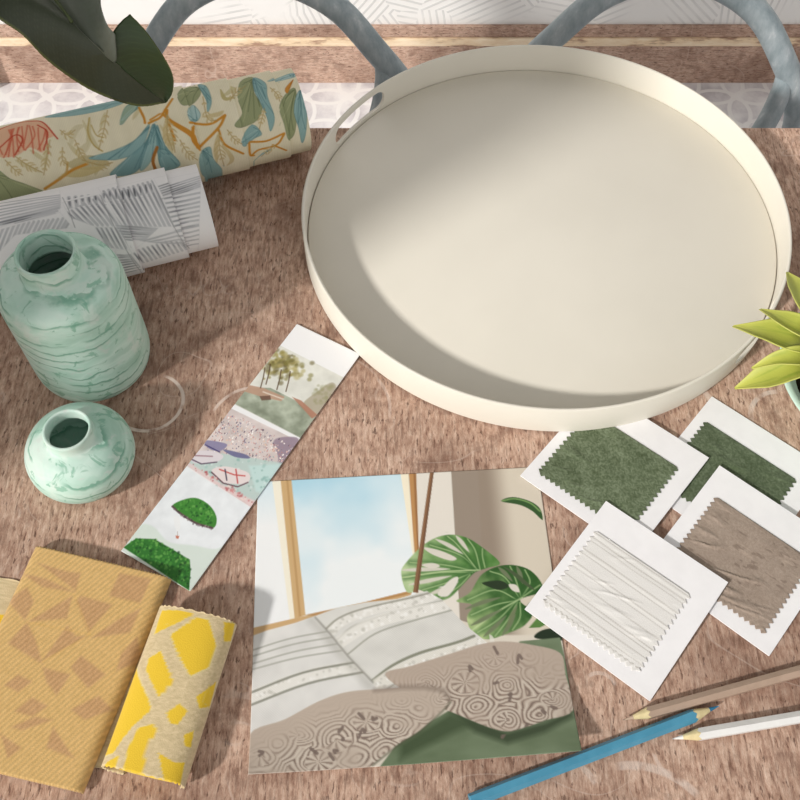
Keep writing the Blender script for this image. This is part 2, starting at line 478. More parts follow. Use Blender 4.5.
vase('vase', (-.2960, .5245), [(r_, z_ * 1.035) for r_, z_ in [(.0005, 0), (.042, 0), (.0495, .0012), (.0535, .007), (.0552, .020), (.0552, .06), (.0552, .097), (.0545, .112), (.0505, .1225), (.042, .128), (.0325, .130), (.0280, .1320), (.0264, .137), (.0260, .149), (.0256, .1526), (.0244, .1534), (.0230, .1526), (.0222, .148), (.0222, .134), (.024, .126), (.042, .115), (.047, .10), (.047, .02), (.02, .008), (.0005, .008)]],
     'tall mint green swirled stone vase beside the white hatched roll')
vase('vase', (-.2843, .4085), [(.0005, 0), (.031, 0), (.037, .0012), (.0428, .007), (.0466, .016), (.0473, .025), (.0458, .0335), (.0410, .0420), (.0335, .0485), (.0262, .0515), (.0224, .0535), (.0212, .057), (.0210, .0625), (.0204, .0643), (.0192, .0647), (.0181, .0639), (.0176, .060), (.0178, .053), (.023, .047), (.037, .036), (.041, .025), (.036, .010), (.012, .006), (.0005, .006)],
     'small squat mint green stone vase in front of the tall one')

# ================================================================= ROLLS
def cyl_hit(px, py, a, d, r):
    x = (px - 400) / F; y = (400 - py) / F
    e = np.array([x, CS + y * CC, -CC + y * CS]); o = np.array([0, 0, H + T]) - a
    eo = e - d * (e @ d); oo = o - d * (o @ d)
    A_, B_, C_ = eo @ eo, 2 * eo @ oo, oo @ oo - r * r
    D = max(B_ * B_ - 4 * A_ * C_, 0)
    t = (-B_ - math.sqrt(D)) / (2 * A_)
    h = o + e * t
    u = h @ d; h = h - d * u
    side = np.array([-d[1], d[0], 0])
    return u, math.atan2(h[2], h @ side)       # along the axis, angle (0 = far side, pi/2 = top)
def roll_geom(y0, ang, Ro):
    d = np.array([math.cos(ang), math.sin(ang), 0.0]); a = np.array([-.25, y0, T + Ro]); return a, d
def roll_canvas(y0, ang, Ro, u0, u1, NU, NT, bg):
    a, d = roll_geom(y0, ang, Ro)
    # cell x = along the axis, cell y = angle from -20 deg .. 200 deg
    def conv(p):
        u, th = cyl_hit(p[0], p[1], a, d, Ro)
        if th < -math.pi / 2: th += 2 * math.pi
        return ((u - u0) / (u1 - u0) * (NU - 1), (th + .35) / (math.pi + .7) * (NT - 1))
    return Canvas(NU, NT, bg, conv)
def scroll(y0, ang, Ro, Ri, cv, u0, u1, ends, mat, parent, name):
    """a sheet wound several turns; each turn inside sticks out further. ends: (top, low) places of each turn's edge in the photo"""
    a, d = roll_geom(y0, ang, Ro)
    side = np.array([-d[1], d[0], 0]); up = np.array([0, 0, 1.0])
    th = np.concatenate([np.linspace(-math.pi / 2, .5, 30)[:-1], np.linspace(.5, 4.0, 250), np.linspace(4.0, 1.5 * math.pi, 16)[1:]])
    NT = len(th)
    V = []; C = []; Fs = []; base = 0
    img = cv.a; turns = len(ends); last = None
    for k in range(turns):
        r0 = Ro + (Ri - Ro) * k / max(turns - 1, 1)
        (ua, ta), (ub, tb_) = [cyl_hit(p[0], p[1], a, d, r0 if q else Ro) for q, p in enumerate(ends[k])]
        sl = (ub - ua) / (tb_ - ta)
        ue = ua + sl * (np.clip(th, ta - .25, tb_ + .35) - ta)
        NU = 290 if k == 0 else 120
        us = u0 if k == 0 else last - .03
        last = float(ue.min()); lip = 3
        for j in range(NU + lip):
            u = us + (ue - us) * min(j / (NU - 1), 1)
            rr = np.full(NT, r0)
            if j >= NU: rr = rr - .0006 * (j - NU + 1); u = u - .0002 * (j - NU)
            V.append(a + u[:, None] * d + rr[:, None] * (np.cos(th)[:, None] * side + np.sin(th)[:, None] * up))
            cx = np.clip((u - u0) / (u1 - u0) * (cv.w - 1), 0, cv.w - 1.001)
            cy = np.clip((th + .35) / (math.pi + .7) * (cv.h - 1), 0, cv.h - 1.001)
            ix = cx.astype(int); iy = cy.astype(int); fx = (cx - ix)[:, None]; fy = (cy - iy)[:, None]
            i1 = np.minimum(ix + 1, cv.w - 1); j1 = np.minimum(iy + 1, cv.h - 1)
            C.append((img[iy, ix] * (1 - fx) + img[iy, i1] * fx) * (1 - fy) + (img[j1, ix] * (1 - fx) + img[j1, i1] * fx) * fy)
        Fs += [(q[0], q[3], q[2], q[1]) for q in grid_faces(NT, NU + lip, base)]
        base += NT * (NU + lip)
    return mk(name, np.vstack(V), Fs, mat, parent, loc=a + d * (u0 + u1) / 2 - np.array([0, 0, Ro]), cols=np.vstack(C))

# --- floral roll
FL = dict(y0=.7705, ang=.329, Ro=.0505)
a, d = roll_geom(**FL)
U = lambda px, py, g=FL: cyl_hit(px, py, *roll_geom(**g), g['Ro'])[0]
u0, u1 = -.20, U(304, 110) + .015
cream_bg = (232, 224, 196)
cv = roll_canvas(**FL, u0=u0, u1=u1, NU=640, NT=360, bg=cream_bg)
nz = vnoise(cv.h, cv.w, (30, 14), 3, 3)
cv.a += (nz[..., None] - .5) * np.array([14, 14, 18])
def z1(s, x0, y0): return lambda L: [(x0 + x / s, y0 + y / s) for x, y in L]
A1 = z1(4, 0, 0); A2 = z1(4, 160, 0)
teal, teal_d, teal_l = (140, 176, 176), (88, 128, 132), (172, 200, 198)
olive, olive_d, olive_l = (150, 158, 118), (104, 114, 78), (186, 188, 146)
amber, tan_, coral = (204, 140, 52), (216, 196, 146), (206, 98, 72)
def frond(pts, wd, c, alpha=.8):
    cv.line(pts, wd, c, alpha, 1.2, True, True)
def petal(poly, base, dark, light, tip, root, n=9, seed=0):
    cv.poly(poly, base, .95, 1.2, True)
    rs = R_(seed); sl, mk_ = cv.poly_mask(poly, 1.2, True)
    keep = cv.a[sl].copy()
    P0 = np.array(root); P1 = np.array(tip); ctr = np.mean(poly, axis=0)
    for k in range(n):
        q = np.array(poly[k % len(poly)]) * .85 + ctr * .15 + rs.randn(2) * 2
        mid = (P0 + q) / 2 + rs.randn(2) * 1.5
        cv.line([P0, mid, q], 1.4, dark if k % 3 else light, .7, 1, True)
    full = cv.a[sl]; cv.a[sl] = keep * (1 - mk_[..., None]) + full * mk_[..., None]
    cv.line(list(smooth_pts(poly, True)), 1.1, dark, .6)
# pale background fronds
for q in ([(330, 480), (370, 560), (400, 600)], [(420, 450), (400, 520)], [(190, 560), (180, 680)], [(60, 640), (160, 690)], [(270, 570), (330, 640)], [(350, 650), (430, 650)],
          [(640, 500), (700, 590)], [(680, 520), (690, 620)], [(270, 690), (350, 640)], [(380, 700), (400, 650)], [(560, 430), (530, 480)], [(120, 600), (190, 650)], [(360, 470), (350, 590)]):
    frond(A1(q), 8, (206, 194, 150), .75)
frond(A1([(270, 660), (360, 650), (440, 655)]), 26, (190, 178, 134), .8)
frond(A1([(250, 700), (330, 690), (420, 668)]), 16, (204, 186, 130), .8)
for q in ([(340, 500), (300, 520), (280, 590)], [(365, 560), (330, 600), (310, 590)]): frond(A1(q), 14, (214, 204, 168), .8)
cv.line(A1([(357, 470), (352, 530), (375, 580), (410, 605)]), 2.4, (186, 160, 90), .85, 1, True)
cv.line(A1([(365, 500), (385, 540), (415, 550)]), 2, (186, 160, 90), .8, 1, True)
# long leaf along the top
petal(A1([(180, 470), (300, 462), (420, 438), (500, 408), (440, 400), (330, 430), (230, 452)]), teal, teal_d, teal_l, A1([(180, 470)])[0], A1([(500, 406)])[0], 8, 1)
cv.line(A1([(180, 462), (300, 430), (400, 408), (520, 398)]), 4, (196, 168, 104), .8, 1, True)
# big teal fan
for k, pg in enumerate(([(600, 495), (540, 560), (460, 600), (356, 632), (420, 640), (480, 635), (560, 600)], [(610, 498), (580, 570), (500, 640), (440, 700), (540, 690), (600, 600)],
                        [(620, 498), (640, 560), (600, 650), (560, 680), (590, 580), (606, 520)], [(630, 500), (660, 580), (720, 655), (680, 668), (640, 660), (626, 560)])):
    petal(A1(pg), (teal, (126, 164, 166), (152, 186, 184), (116, 156, 158))[k], teal_d, teal_l, A1([pg[3]])[0], A1([(618, 496)])[0], 12, 4 + k)
petal(A1([(480, 490), (500, 430), (540, 410), (560, 425), (520, 460), (490, 496)]), (150, 172, 150), teal_d, teal_l, A1([(480, 490)])[0], A1([(555, 415)])[0], 7, 9)
cv.line(A1([(628, 590), (612, 640), (622, 680)]), 6, (170, 104, 40), .9, 1, True)
# coral flower
cv.poly(A1([(-20, 530), (40, 500), (110, 482), (165, 486), (215, 540), (180, 560), (170, 610), (120, 590), (60, 625), (-20, 620)]), (226, 178, 146), .9, 1.5, True)
rs = R_(5)
for k in range(16):
    x = rs.uniform(-10, 190); y0_ = 500 + abs(x - 110) * .25
    cv.line(A1([(x, y0_), (x + rs.uniform(-15, 15), y0_ + 40), (x + rs.uniform(-30, 20), y0_ + rs.uniform(70, 115))]), 2.6, coral, .75, 1, True)
for q in ([(-20, 525), (60, 495), (130, 485), (175, 492), (230, 555)], [(150, 500), (190, 530), (175, 600)], [(0, 590), (60, 540), (90, 560), (60, 620)]): cv.line(A1(q), 2.8, (192, 66, 44), .85, 1, True)
# olive leaf bottom left
petal(A1([(-20, 680), (40, 715), (110, 740), (180, 775), (60, 800), (-20, 800)]), olive, olive_d, olive_l, A1([(180, 772)])[0], A1([(-20, 700)])[0], 10, 13)
cv.line(A1([(180, 755), (240, 715), (290, 680), (350, 655)]), 5, amber, .9, 1, True)
cv.line(A1([(235, 715), (265, 690), (270, 650)]), 4, (198, 160, 92), .9, 1, True)
# amber stems
for q, w_ in (([(690, 395), (660, 440), (640, 470), (595, 492)], 4.5), ([(556, 430), (575, 470), (580, 492)], 4.5), ([(650, 455), (700, 500), (760, 540), (800, 590)], 5), ([(668, 440), (670, 480), (700, 560)], 5), ([(770, 510), (770, 560), (800, 600)], 4), ([(600, 480), (640, 455)], 3.5)):
    cv.line(A1(q), w_, amber, .95, 1, True)
# right hand steps of the roll
petal(A2([(70, 380), (100, 345), (150, 340), (160, 370), (130, 410), (90, 420)]), olive, olive_d, olive_l, A2([(70, 385)])[0], A2([(155, 345)])[0], 9, 21)
petal(A2([(150, 330), (185, 340), (205, 400), (190, 445), (185, 400), (165, 360)]), teal, teal_d, teal_l, A2([(190, 445)])[0], A2([(150, 330)])[0], 9, 22)
petal(A2([(110, 450), (130, 415), (160, 450), (150, 480), (125, 485)]), teal_l, teal_d, teal, A2([(110, 450)])[0], A2([(150, 480)])[0], 6, 23)
for q, w_ in (([(20, 440), (40, 480), (130, 535), (150, 590)], 5), ([(120, 490), (200, 495), (260, 458)], 4.5), ([(260, 460), (235, 510), (160, 590)], 5), ([(235, 520), (260, 580), (335, 620)], 4.5), ([(135, 505), (135, 560), (155, 590)], 4)): cv.line(A2(q), w_, amber, .95, 1, True)
for q in ([(235, 530), (225, 600), (230, 660)], [(250, 580), (290, 640), (270, 670)], [(30, 460), (20, 540), (40, 600)], [(170, 465), (230, 455), (255, 440)]): frond(A2(q), 9, (206, 188, 140), .85)
petal(A2([(160, 620), (200, 590), (215, 640), (250, 690), (200, 715), (165, 690)]), teal, teal_d, teal_l, A2([(250, 690)])[0], A2([(170, 600)])[0], 9, 25)
petal(A2([(0, 600), (40, 610), (80, 660), (10, 680)]), teal, teal_d, teal_l, A2([(80, 660)])[0], A2([(0, 600)])[0], 7, 26)
petal(A2([(310, 380), (320, 310), (370, 295), (375, 360), (410, 420), (390, 480), (330, 510), (300, 500), (330, 450)]), olive, olive_d, olive_l, A2([(305, 500)])[0], A2([(365, 300)])[0], 14, 27)
petal(A2([(370, 295), (420, 320), (430, 380), (460, 470), (445, 530), (430, 470), (400, 400), (375, 350)]), teal, teal_d, teal_l, A2([(445, 530)])[0], A2([(372, 298)])[0], 12, 28)
petal(A2([(330, 560), (370, 500), (410, 540), (380, 560), (340, 590)]), teal, teal_d, teal_l, A2([(330, 575)])[0], A2([(405, 520)])[0], 7, 29)
for q, w_ in (([(365, 575), (430, 572), (500, 540)], 4.5), ([(500, 545), (470, 590), (400, 610), (370, 635)], 4.5), ([(360, 580), (365, 630), (380, 635)], 4.5), ([(455, 590), (510, 615)], 4)): cv.line(A2(q), w_, amber, .95, 1, True)
frond(A2([(250, 380), (290, 350), (280, 330)]), 12, (206, 196, 152), .9); frond(A2([(240, 350), (260, 390), (300, 380)]), 8, (190, 176, 120), .9)
petal(A2([(480, 430), (500, 370), (540, 340), (550, 440), (545, 540), (520, 570), (500, 500)]), olive, olive_d, olive_l, A2([(515, 570)])[0], A2([(540, 345)])[0], 11, 30)
petal(A2([(545, 380), (565, 350), (590, 430), (590, 540), (575, 590), (560, 520), (540, 450)]), teal, teal_d, teal_l, A2([(575, 590)])[0], A2([(560, 350)])[0], 11, 31)
petal(A2([(500, 340), (530, 300), (525, 320), (510, 360)]), (208, 140, 60), (178, 110, 40), amber, A2([(500, 350)])[0], A2([(530, 300)])[0], 5, 32)
petal(A2([(430, 310), (520, 270), (540, 285), (470, 305)]), teal_l, teal_d, teal, A2([(430, 310)])[0], A2([(535, 275)])[0], 6, 33)
petal(A2([(420, 620), (380, 660), (400, 640), (450, 610)]), teal_l, teal_d, teal, A2([(385, 655)])[0], A2([(440, 612)])[0], 4, 34)
def feather(pts, n, ln_, c, c2, al=.75):
    q = smooth_pts(pts, False, 8); cv.line(q, 1.8, c2, al, 1)
    for k in range(n):
        i_ = int(2 + (len(q) - 4) * k / n); d_ = q[i_ + 1] - q[i_]; d_ = d_ / (np.linalg.norm(d_) + 1e-6); nn = np.array([-d_[1], d_[0]])
        L_ = ln_ * math.sin(math.pi * (k + .7) / (n + .4))
        for sg in (-1, 1):
            tip = q[i_] + d_ * L_ * .8 + nn * sg * L_ * .62
            cv.line([q[i_], (q[i_] + tip) / 2 + nn * sg * .8, tip], 3.4, c, al, 1, True, True)
            cv.line([q[i_], (q[i_] + tip) / 2 + nn * sg * .8, tip], .9, c2, al * .7, 1, True)
FT, FD = (210, 192, 144), (176, 148, 92)
for q, n_, l_ in (([(660, 450), (685, 530), (700, 610)], 6, 9), ([(430, 440), (415, 520), (395, 600)], 5, 8), ([(200, 560), (185, 640), (175, 700)], 5, 8), ([(60, 625), (110, 660), (170, 690)], 5, 8), ([(330, 640), (400, 660), (450, 650)], 5, 8), ([(300, 560), (320, 610), (340, 640)], 4, 7), ([(240, 520), (270, 540), (300, 520)], 4, 7), ([(720, 560), (750, 610), (790, 640)], 5, 8), ([(20, 640), (60, 680), (90, 700)], 4, 7), ([(250, 590), (250, 640), (270, 660)], 4, 7)):
    feather(A1(q), n_, l_, FT, FD)
for q, n_, l_ in (([(238, 520), (240, 600), (258, 670)], 6, 9), ([(30, 460), (30, 540), (50, 600)], 5, 8), ([(280, 400), (300, 360), (340, 330)], 4, 7), ([(420, 430), (410, 470), (400, 520)], 4, 6), ([(470, 590), (440, 610), (410, 640)], 4, 6), ([(270, 520), (300, 560), (330, 580)], 4, 6), ([(440, 340), (470, 370), (480, 400)], 4, 6), ([(170, 380), (190, 470), (230, 480)], 4, 6)):
    feather(A2(q), n_, l_, FT, FD)
# fine weave ribs
cv.a *= (1 + .035 * np.sin(cv.X * 2.1))[..., None]
cloth_mat = tint_mat('printed_ribbed_fabric', .8, .15, (900, .0004))
e3 = U(304, 108); 
root = thing('fabric_roll', a + d * (u0 + u1) / 2 - np.array([0, 0, FL['Ro']]), 'roll of cream fabric printed with teal leaves and coral flower', 'fabric roll')
ends = [((176, 86), (208.5, 180)), ((221, 80), (250.5, 168)), ((266, 74), (292, 154)), ((296, 68), (311, 148))]
scroll(FL['y0'], FL['ang'], FL['Ro'], .0440, cv, u0, u1, ends, cloth_mat, root, 'cloth')
v, f = tube([a + d * (u0 - .01) - np.array([0, 0, .007]), a + d * (u1 - .03) - np.array([0, 0, .007])], .0225, 32, False)
mk('cardboard_core', v, f, plain('cardboard', (188, 160, 128), .8, .2, 8, 60), root)

# --- white hatched roll
WR = dict(y0=.6608, ang=.3231, Ro=.0496)
a, d = roll_geom(**WR)
UW = lambda px, py: cyl_hit(px, py, a, d, WR['Ro'])[0]
u0, u1 = -.20, UW(212, 205) + .015
cv = roll_canvas(**WR, u0=u0, u1=u1, NU=640, NT=360, bg=(238, 237, 238))
B5 = z1(4, 0, 180)
def hatch(poly, p, q, n, wd=2.6, c=(150, 151, 156), jit=0):
    """lines spread over a patch: from p[0]->p[1] (first) to q[0]->q[1] (last)"""
    sl, mk_ = cv.poly_mask(B5(poly), 1.0)
    keep = cv.a[sl].copy(); rs = R_(n)
    p = np.array(p, float); q = np.array(q, float)
    for k in range(n):
        t = k / max(n - 1, 1); s_ = p * (1 - t) + q * t
        al = rs.uniform(.4, .8)
        m_ = s_.mean(axis=0) + rs.randn(2) * 2
        cv.line(B5([s_[0], m_, s_[1]]), wd * 1.7, (190, 191, 195), .8, 1.4)
        e_ = s_[0] + (s_[1] - s_[0]) * rs.uniform(.5, .95)
        cv.line(B5([s_[0], (s_[0] + e_) / 2, e_]), wd * rs.uniform(.8, 1.2), c, al, 1.0, False, True)
    full = cv.a[sl]; cv.a[sl] = keep * (1 - mk_[..., None]) + full * mk_[..., None]
    cv.line(B5(poly + [poly[0]]), 1.2, (214, 214, 216), .5)
G_ = (134, 136, 142); L_ = (176, 177, 181)
hatch([(610, -20), (800, -60), (800, 20), (650, 60)], [(620, 20), (800, -40)], [(640, 70), (800, 10)], 6, 2.4, (112, 113, 118))
hatch([(650, 60), (800, 20), (800, 200), (700, 210)], [(650, 70), (800, 40)], [(700, 210), (800, 190)], 8, 2.6, G_)
hatch([(700, 210), (800, 180), (800, 300), (750, 300)], [(700, 215), (800, 195)], [(750, 290), (800, 280)], 5, 2.6, L_)
hatch([(390, 30), (600, -20), (700, 190), (490, 190)], [(395, 50), (490, 190)], [(605, -10), (700, 190)], 12, 3.6, G_)
hatch([(390, 60), (440, 40), (600, 0), (610, 40), (420, 90)], [(415, 50), (420, 95)], [(600, 0), (612, 45)], 9, 4.2, (70, 72, 78))
hatch([(250, 90), (390, 60), (490, 190), (390, 190), (280, 150)], [(270, 130), (330, 180)], [(390, 70), (470, 180)], 8, 3.4, G_)
hatch([(250, 90), (390, 60), (392, 92), (262, 118)], [(275, 70), (282, 112)], [(380, 62), (388, 95)], 5, 5, (74, 76, 82))
hatch([(460, 180), (640, 190), (580, 250), (500, 240)], [(460, 180), (640, 200)], [(480, 250), (580, 250)], 7, 2.6, G_)
hatch([(520, 300), (600, 240), (760, 260), (760, 310), (560, 350)], [(520, 300), (560, 350)], [(720, 240), (750, 290)], 12, 3.4, (118, 120, 126))
hatch([(560, 250), (700, 210), (760, 270), (620, 260)], [(560, 255), (700, 215)], [(600, 275), (760, 275)], 5, 2.4, L_)
hatch([(380, 190), (480, 190), (520, 280), (430, 270)], [(385, 190), (440, 280)], [(480, 190), (520, 270)], 6, 3.2, G_)
hatch([(460, 280), (520, 280), (590, 370), (490, 390)], [(470, 300), (520, 300)], [(490, 385), (570, 365)], 9, 2.8, G_)
hatch([(-40, 90), (240, 40), (250, 110), (-40, 200)], [(-40, 190), (240, 115)], [(-40, 100), (240, 60)], 8, 2.4, L_)
hatch([(-40, 150), (240, 100), (240, 130), (-40, 200)], [(-40, 180), (240, 112)], [(60, 175), (220, 135)], 3, 2.6, (90, 92, 98))
hatch([(-40, 210), (240, 130), (290, 190), (60, 220), (-40, 330)], [(-40, 330), (20, 180)], [(240, 230), (290, 150)], 15, 3.2, L_)
for q in ([(250, 70), (275, 120), (300, 190)], [(400, 60), (440, 150), (500, 270), (580, 372)], [(612, 10), (680, 160), (765, 300)]): cv.line(B5(q), 1.6, (150, 150, 154), .8)
white_cloth = tint_mat('white_embossed_fabric', .7, .2, (500, .0004))
root = thing('fabric_roll', a + d * (u0 + u1) / 2 - np.array([0, 0, WR['Ro']]), 'white roll with grey hatched line pattern behind the tall mint vase', 'fabric roll')
ends = [((96, 183), (146, 271)), ((151, 172), (191, 257)), ((203, 164), (218, 245))]
scroll(WR['y0'], WR['ang'], WR['Ro'], .0420, cv, u0, u1, ends, white_cloth, root, 'cloth')
v, f = tube([a + d * (u0 - .01) - np.array([0, 0, .007]), a + d * (u1 - .03) - np.array([0, 0, .007])], .0225, 32, False)
mk('cardboard_core', v, f, bpy.data.materials['cardboard'], root)

# ================================================================= FLAT PRINTS
def frame_of(p0, p1, p3, z=.001):
    """origin, unit axes and sizes of a sheet from three of its corners (top left, top right, bottom left)"""
    o = P(*p0, z); ex = P(*p1, z) - o; L = np.linalg.norm(ex); ex /= L
    ey = P(*p3, z) - o; ey -= ex * (ey @ ex); W = np.linalg.norm(ey); ey /= W
    return o, ex, ey, L, W
def sheet_conv(o, ex, ey, L, W, nx, ny, z=.001, lift=None):
    def conv(p):
        q = P(p[0], p[1], z) - o
        if lift is not None:
            for _ in range(3):
                u = (q @ ex) / L; w = (q @ ey) / W
                q = P(p[0], p[1], z + lift(np.clip(u, 0, 1), np.clip(w, 0, 1))) - o
        c_ = ex[:2] @ ey[:2]; a_, b_ = q[:2] @ ex[:2], q[:2] @ ey[:2]
        return ((a_ - b_ * c_) / (1 - c_ * c_) / L * (nx - 1), (b_ - a_ * c_) / (1 - c_ * c_) / W * (ny - 1))
    return conv
def sheet(name, fr, cv, mat, z, thick=.0004, lift=None, parent=None):
    o, ex, ey, L, W = fr
    ny, nx = cv.h, cv.w
    u = np.linspace(0, 1, nx)[None, :, None]; w = np.linspace(0, 1, ny)[:, None, None]
    top = o + ex * L * u + ey * W * w
    top = np.broadcast_to(top, (ny, nx, 3)).copy(); top[..., 2] = T + z
    if lift is not None: top[..., 2] += lift(u[..., 0], w[..., 0])
    v, f = slab_grid(top, thick)
    cols = np.vstack([cv.a.reshape(-1, 3), np.full((nx * ny, 3), 236.0)])
    return mk(name, v, f, mat, parent, cols=cols)
paper = tint_mat('printed_paper', .5, .3)

# --- print of cushions by a window
PR_ = [(255.5, 482), (540, 466.5), (251, 774), (579, 751)]
def plift(u, w):
    return .015 * np.clip((w - .62) / .38, 0, 1) ** 2 * np.clip((u - .15) / .85, 0, 1) ** 1.2 + .006 * np.clip((w - .8) / .2, 0, 1) ** 2 * np.clip((.5 - u) / .5, 0, 1)
c_tl, c_tr, c_bl, c_br = P(*PR_[0], .001), P(*PR_[1], .001), P(*PR_[2], .007), P(*PR_[3], .016)
ex_, ey_ = ((c_tr - c_tl) + (c_br - c_bl)) / 2, ((c_bl - c_tl) + (c_br - c_tr)) / 2
ex_[2] = ey_[2] = 0
o_0 = (c_tl + c_tr + c_bl + c_br) / 4 - ex_ / 2 - ey_ / 2
fr = (np.array([o_0[0], o_0[1], T + .001]), ex_ / np.linalg.norm(ex_), ey_ / np.linalg.norm(ey_), np.linalg.norm(ex_), np.linalg.norm(ey_))
cv = Canvas(340, 344, (226, 218, 204), sheet_conv(*fr, 340, 344, .0008, plift))
Z1 = z1(4.444, 240, 460); Z2 = z1(4, 400, 460); Z3 = z1(4.444, 240, 600); Z4 = z1(4, 400, 600)
clouds = vnoise(cv.h, cv.w, (6, 6), 11, 3)
def sky(X, Y):
    k = np.clip((Y / 150.0) * .8 + .22 + (clouds[Y.astype(int), X.astype(int)] - .42) * .9, 0, 1)[..., None]
    return np.array([180, 222, 240]) * (1 - k) + np.array([247, 252, 254]) * k
cv.poly(Z1([(40, 70), (760, 30), (790, 600), (40, 800)]), sky)
cv.poly(Z1([(40, 90), (145, 92), (232, 705), (40, 760)]), lambda X, Y: np.array([222, 240, 248]) * np.clip(1 - Y / 60, 0, 1)[..., None] + np.array([250, 252, 253]) * np.clip(Y / 60, 0, 1)[..., None])
cv.poly(Z1([(142, 85), (182, 85), (244, 705), (222, 710)]), (252, 246, 228))
cv.poly(Z1([(180, 85), (228, 83), (291, 690), (243, 706)]), (214, 180, 132))
cv.poly(Z1([(205, 85), (214, 85), (272, 695), (262, 700)]), (190, 150, 98), .7)
cv.poly(Z1([(40, 750), (245, 703), (560, 630), (760, 580), (760, 600), (560, 660), (300, 705), (40, 800)]), (212, 176, 128))
cv.poly(Z1([(290, 688), (560, 630), (760, 580), (765, 592), (560, 642), (330, 694)]), (184, 138, 86), .8)
cv.poly(Z1([(712, 50), (748, 50), (776, 420), (768, 425)]), (253, 244, 220))
cv.poly(Z2([(33, 30), (66, 30), (80, 400), (70, 380), (58, 370)]), (196, 148, 96))
cv.poly(Z2([(52, 30), (66, 30), (80, 400), (70, 380)]), (164, 118, 74))
cv.poly(Z2([(64, 30), (206, 30), (240, 640), (60, 560), (76, 380)]), (236, 230, 220))
cv.poly(Z2([(203, 20), (330, 20), (360, 420), (300, 660), (240, 640), (222, 330)]), lambda X, Y: np.broadcast_to(np.array([160, 146, 132.]), X.shape + (3,)))
sl, mk_ = cv.poly_mask(Z2([(310, 20), (600, 20), (700, 700), (300, 700), (330, 400)]), 2)
x0c = cv.conv(Z2([(330, 40)])[0])[0]
k = np.clip((cv.X[sl] - x0c) / 34.0, 0, 1)[..., None]; k = k * k * (3 - 2 * k)
cv.a[sl] = cv.a[sl] * (1 - mk_[..., None]) + mk_[..., None] * (np.array([158, 143, 128]) * (1 - k) + np.array([222, 212, 195]) * k)
# leaf at the upper right of the print
cv.poly(Z2([(405, 165), (450, 148), (520, 165), (560, 195), (570, 240), (530, 205), (480, 180)]), (58, 92, 50), 1, 1, True)
cv.line(Z2([(410, 163), (460, 155), (520, 172), (560, 205)]), 2, (140, 176, 110), .8, 1, True)
def monstera(outline, ribs, root, tip, holes, c0, c1, seed, gap=(222, 216, 204)):
    sl, mk_ = cv.poly_mask(outline, 1.0, True)
    keep = cv.a[sl].copy()
    r0 = cv.conv(root); t0 = cv.conv(tip)
    X = cv.X[sl]; Y = cv.Y[sl]
    g = np.clip(((X - r0[0]) * (t0[0] - r0[0]) + (Y - r0[1]) * (t0[1] - r0[1])) / ((t0[0] - r0[0]) ** 2 + (t0[1] - r0[1]) ** 2), 0, 1)
    n_ = vnoise(X.shape[0], X.shape[1], (9, 7), seed, 3)
    g = np.clip(g * .8 + (n_ - .5) * .7, 0, 1)[..., None]
    cv.a[sl] = np.array(c0) * (1 - g) + np.array(c1) * g
    for k, q in enumerate(ribs):
        cv.line(q, 7, (60, 104, 52), .55, 5, True)
        cv.line(q, 1.5, (182, 206, 150), .75, 1, True)
    cv.line([root, ((root[0] + tip[0]) / 2, (root[1] + tip[1]) / 2 - 2), tip], 1.8, (196, 216, 164), .8, 1, True)
    full = cv.a[sl]; cv.a[sl] = keep * (1 - mk_[..., None]) + full * mk_[..., None]
    n_r = len(ribs)
    for k in range(n_r - 1):
        e0, e1 = np.array(ribs[k][-1]), np.array(ribs[k + 1][-1]); m0, m1 = np.array(ribs[k][1]), np.array(ribs[k + 1][1])
        if np.linalg.norm(e0 - e1) > 45: continue
        cv.line([(e0 + e1) / 2 + ((e0 + e1) / 2 - (m0 + m1) / 2) * .15, ((e0 + e1) / 2 + (m0 + m1) / 2) / 2, (m0 + m1) / 2 * .8 + np.array(root) * .2], 5.0, gap, .95, 1.2, True, True)
    for h_, hc in holes: cv.poly(h_, hc, 1, 1, True)
W_ = (226, 220, 208); D_ = (150, 136, 120)
monstera(Z2([(5, 460), (20, 415), (100, 335), (180, 300), (260, 308), (330, 350), (400, 412), (350, 432), (300, 450), (260, 490), (200, 550), (150, 558), (80, 520), (30, 530)]),
         [Z2(q) for q in ([(310, 440), (240, 380), (120, 340)], [(310, 440), (230, 340), (190, 305)], [(320, 435), (300, 360), (270, 315)], [(300, 445), (180, 420), (40, 410)], [(290, 450), (160, 450), (20, 470)], [(280, 455), (190, 490), (90, 520)], [(280, 460), (230, 510), (160, 550)], [(340, 430), (330, 385), (330, 355)])],
         Z2([(320, 440)])[0], Z2([(10, 470)])[0],
         [(Z2([(95, 350), (160, 362), (225, 392), (200, 402), (130, 378)]), W_), (Z2([(85, 420), (130, 412), (160, 424), (130, 434)]), W_), (Z2([(150, 535), (200, 480), (232, 468), (225, 500), (190, 545)]), (232, 228, 218))],
         (86, 134, 66), (216, 230, 186), 3)
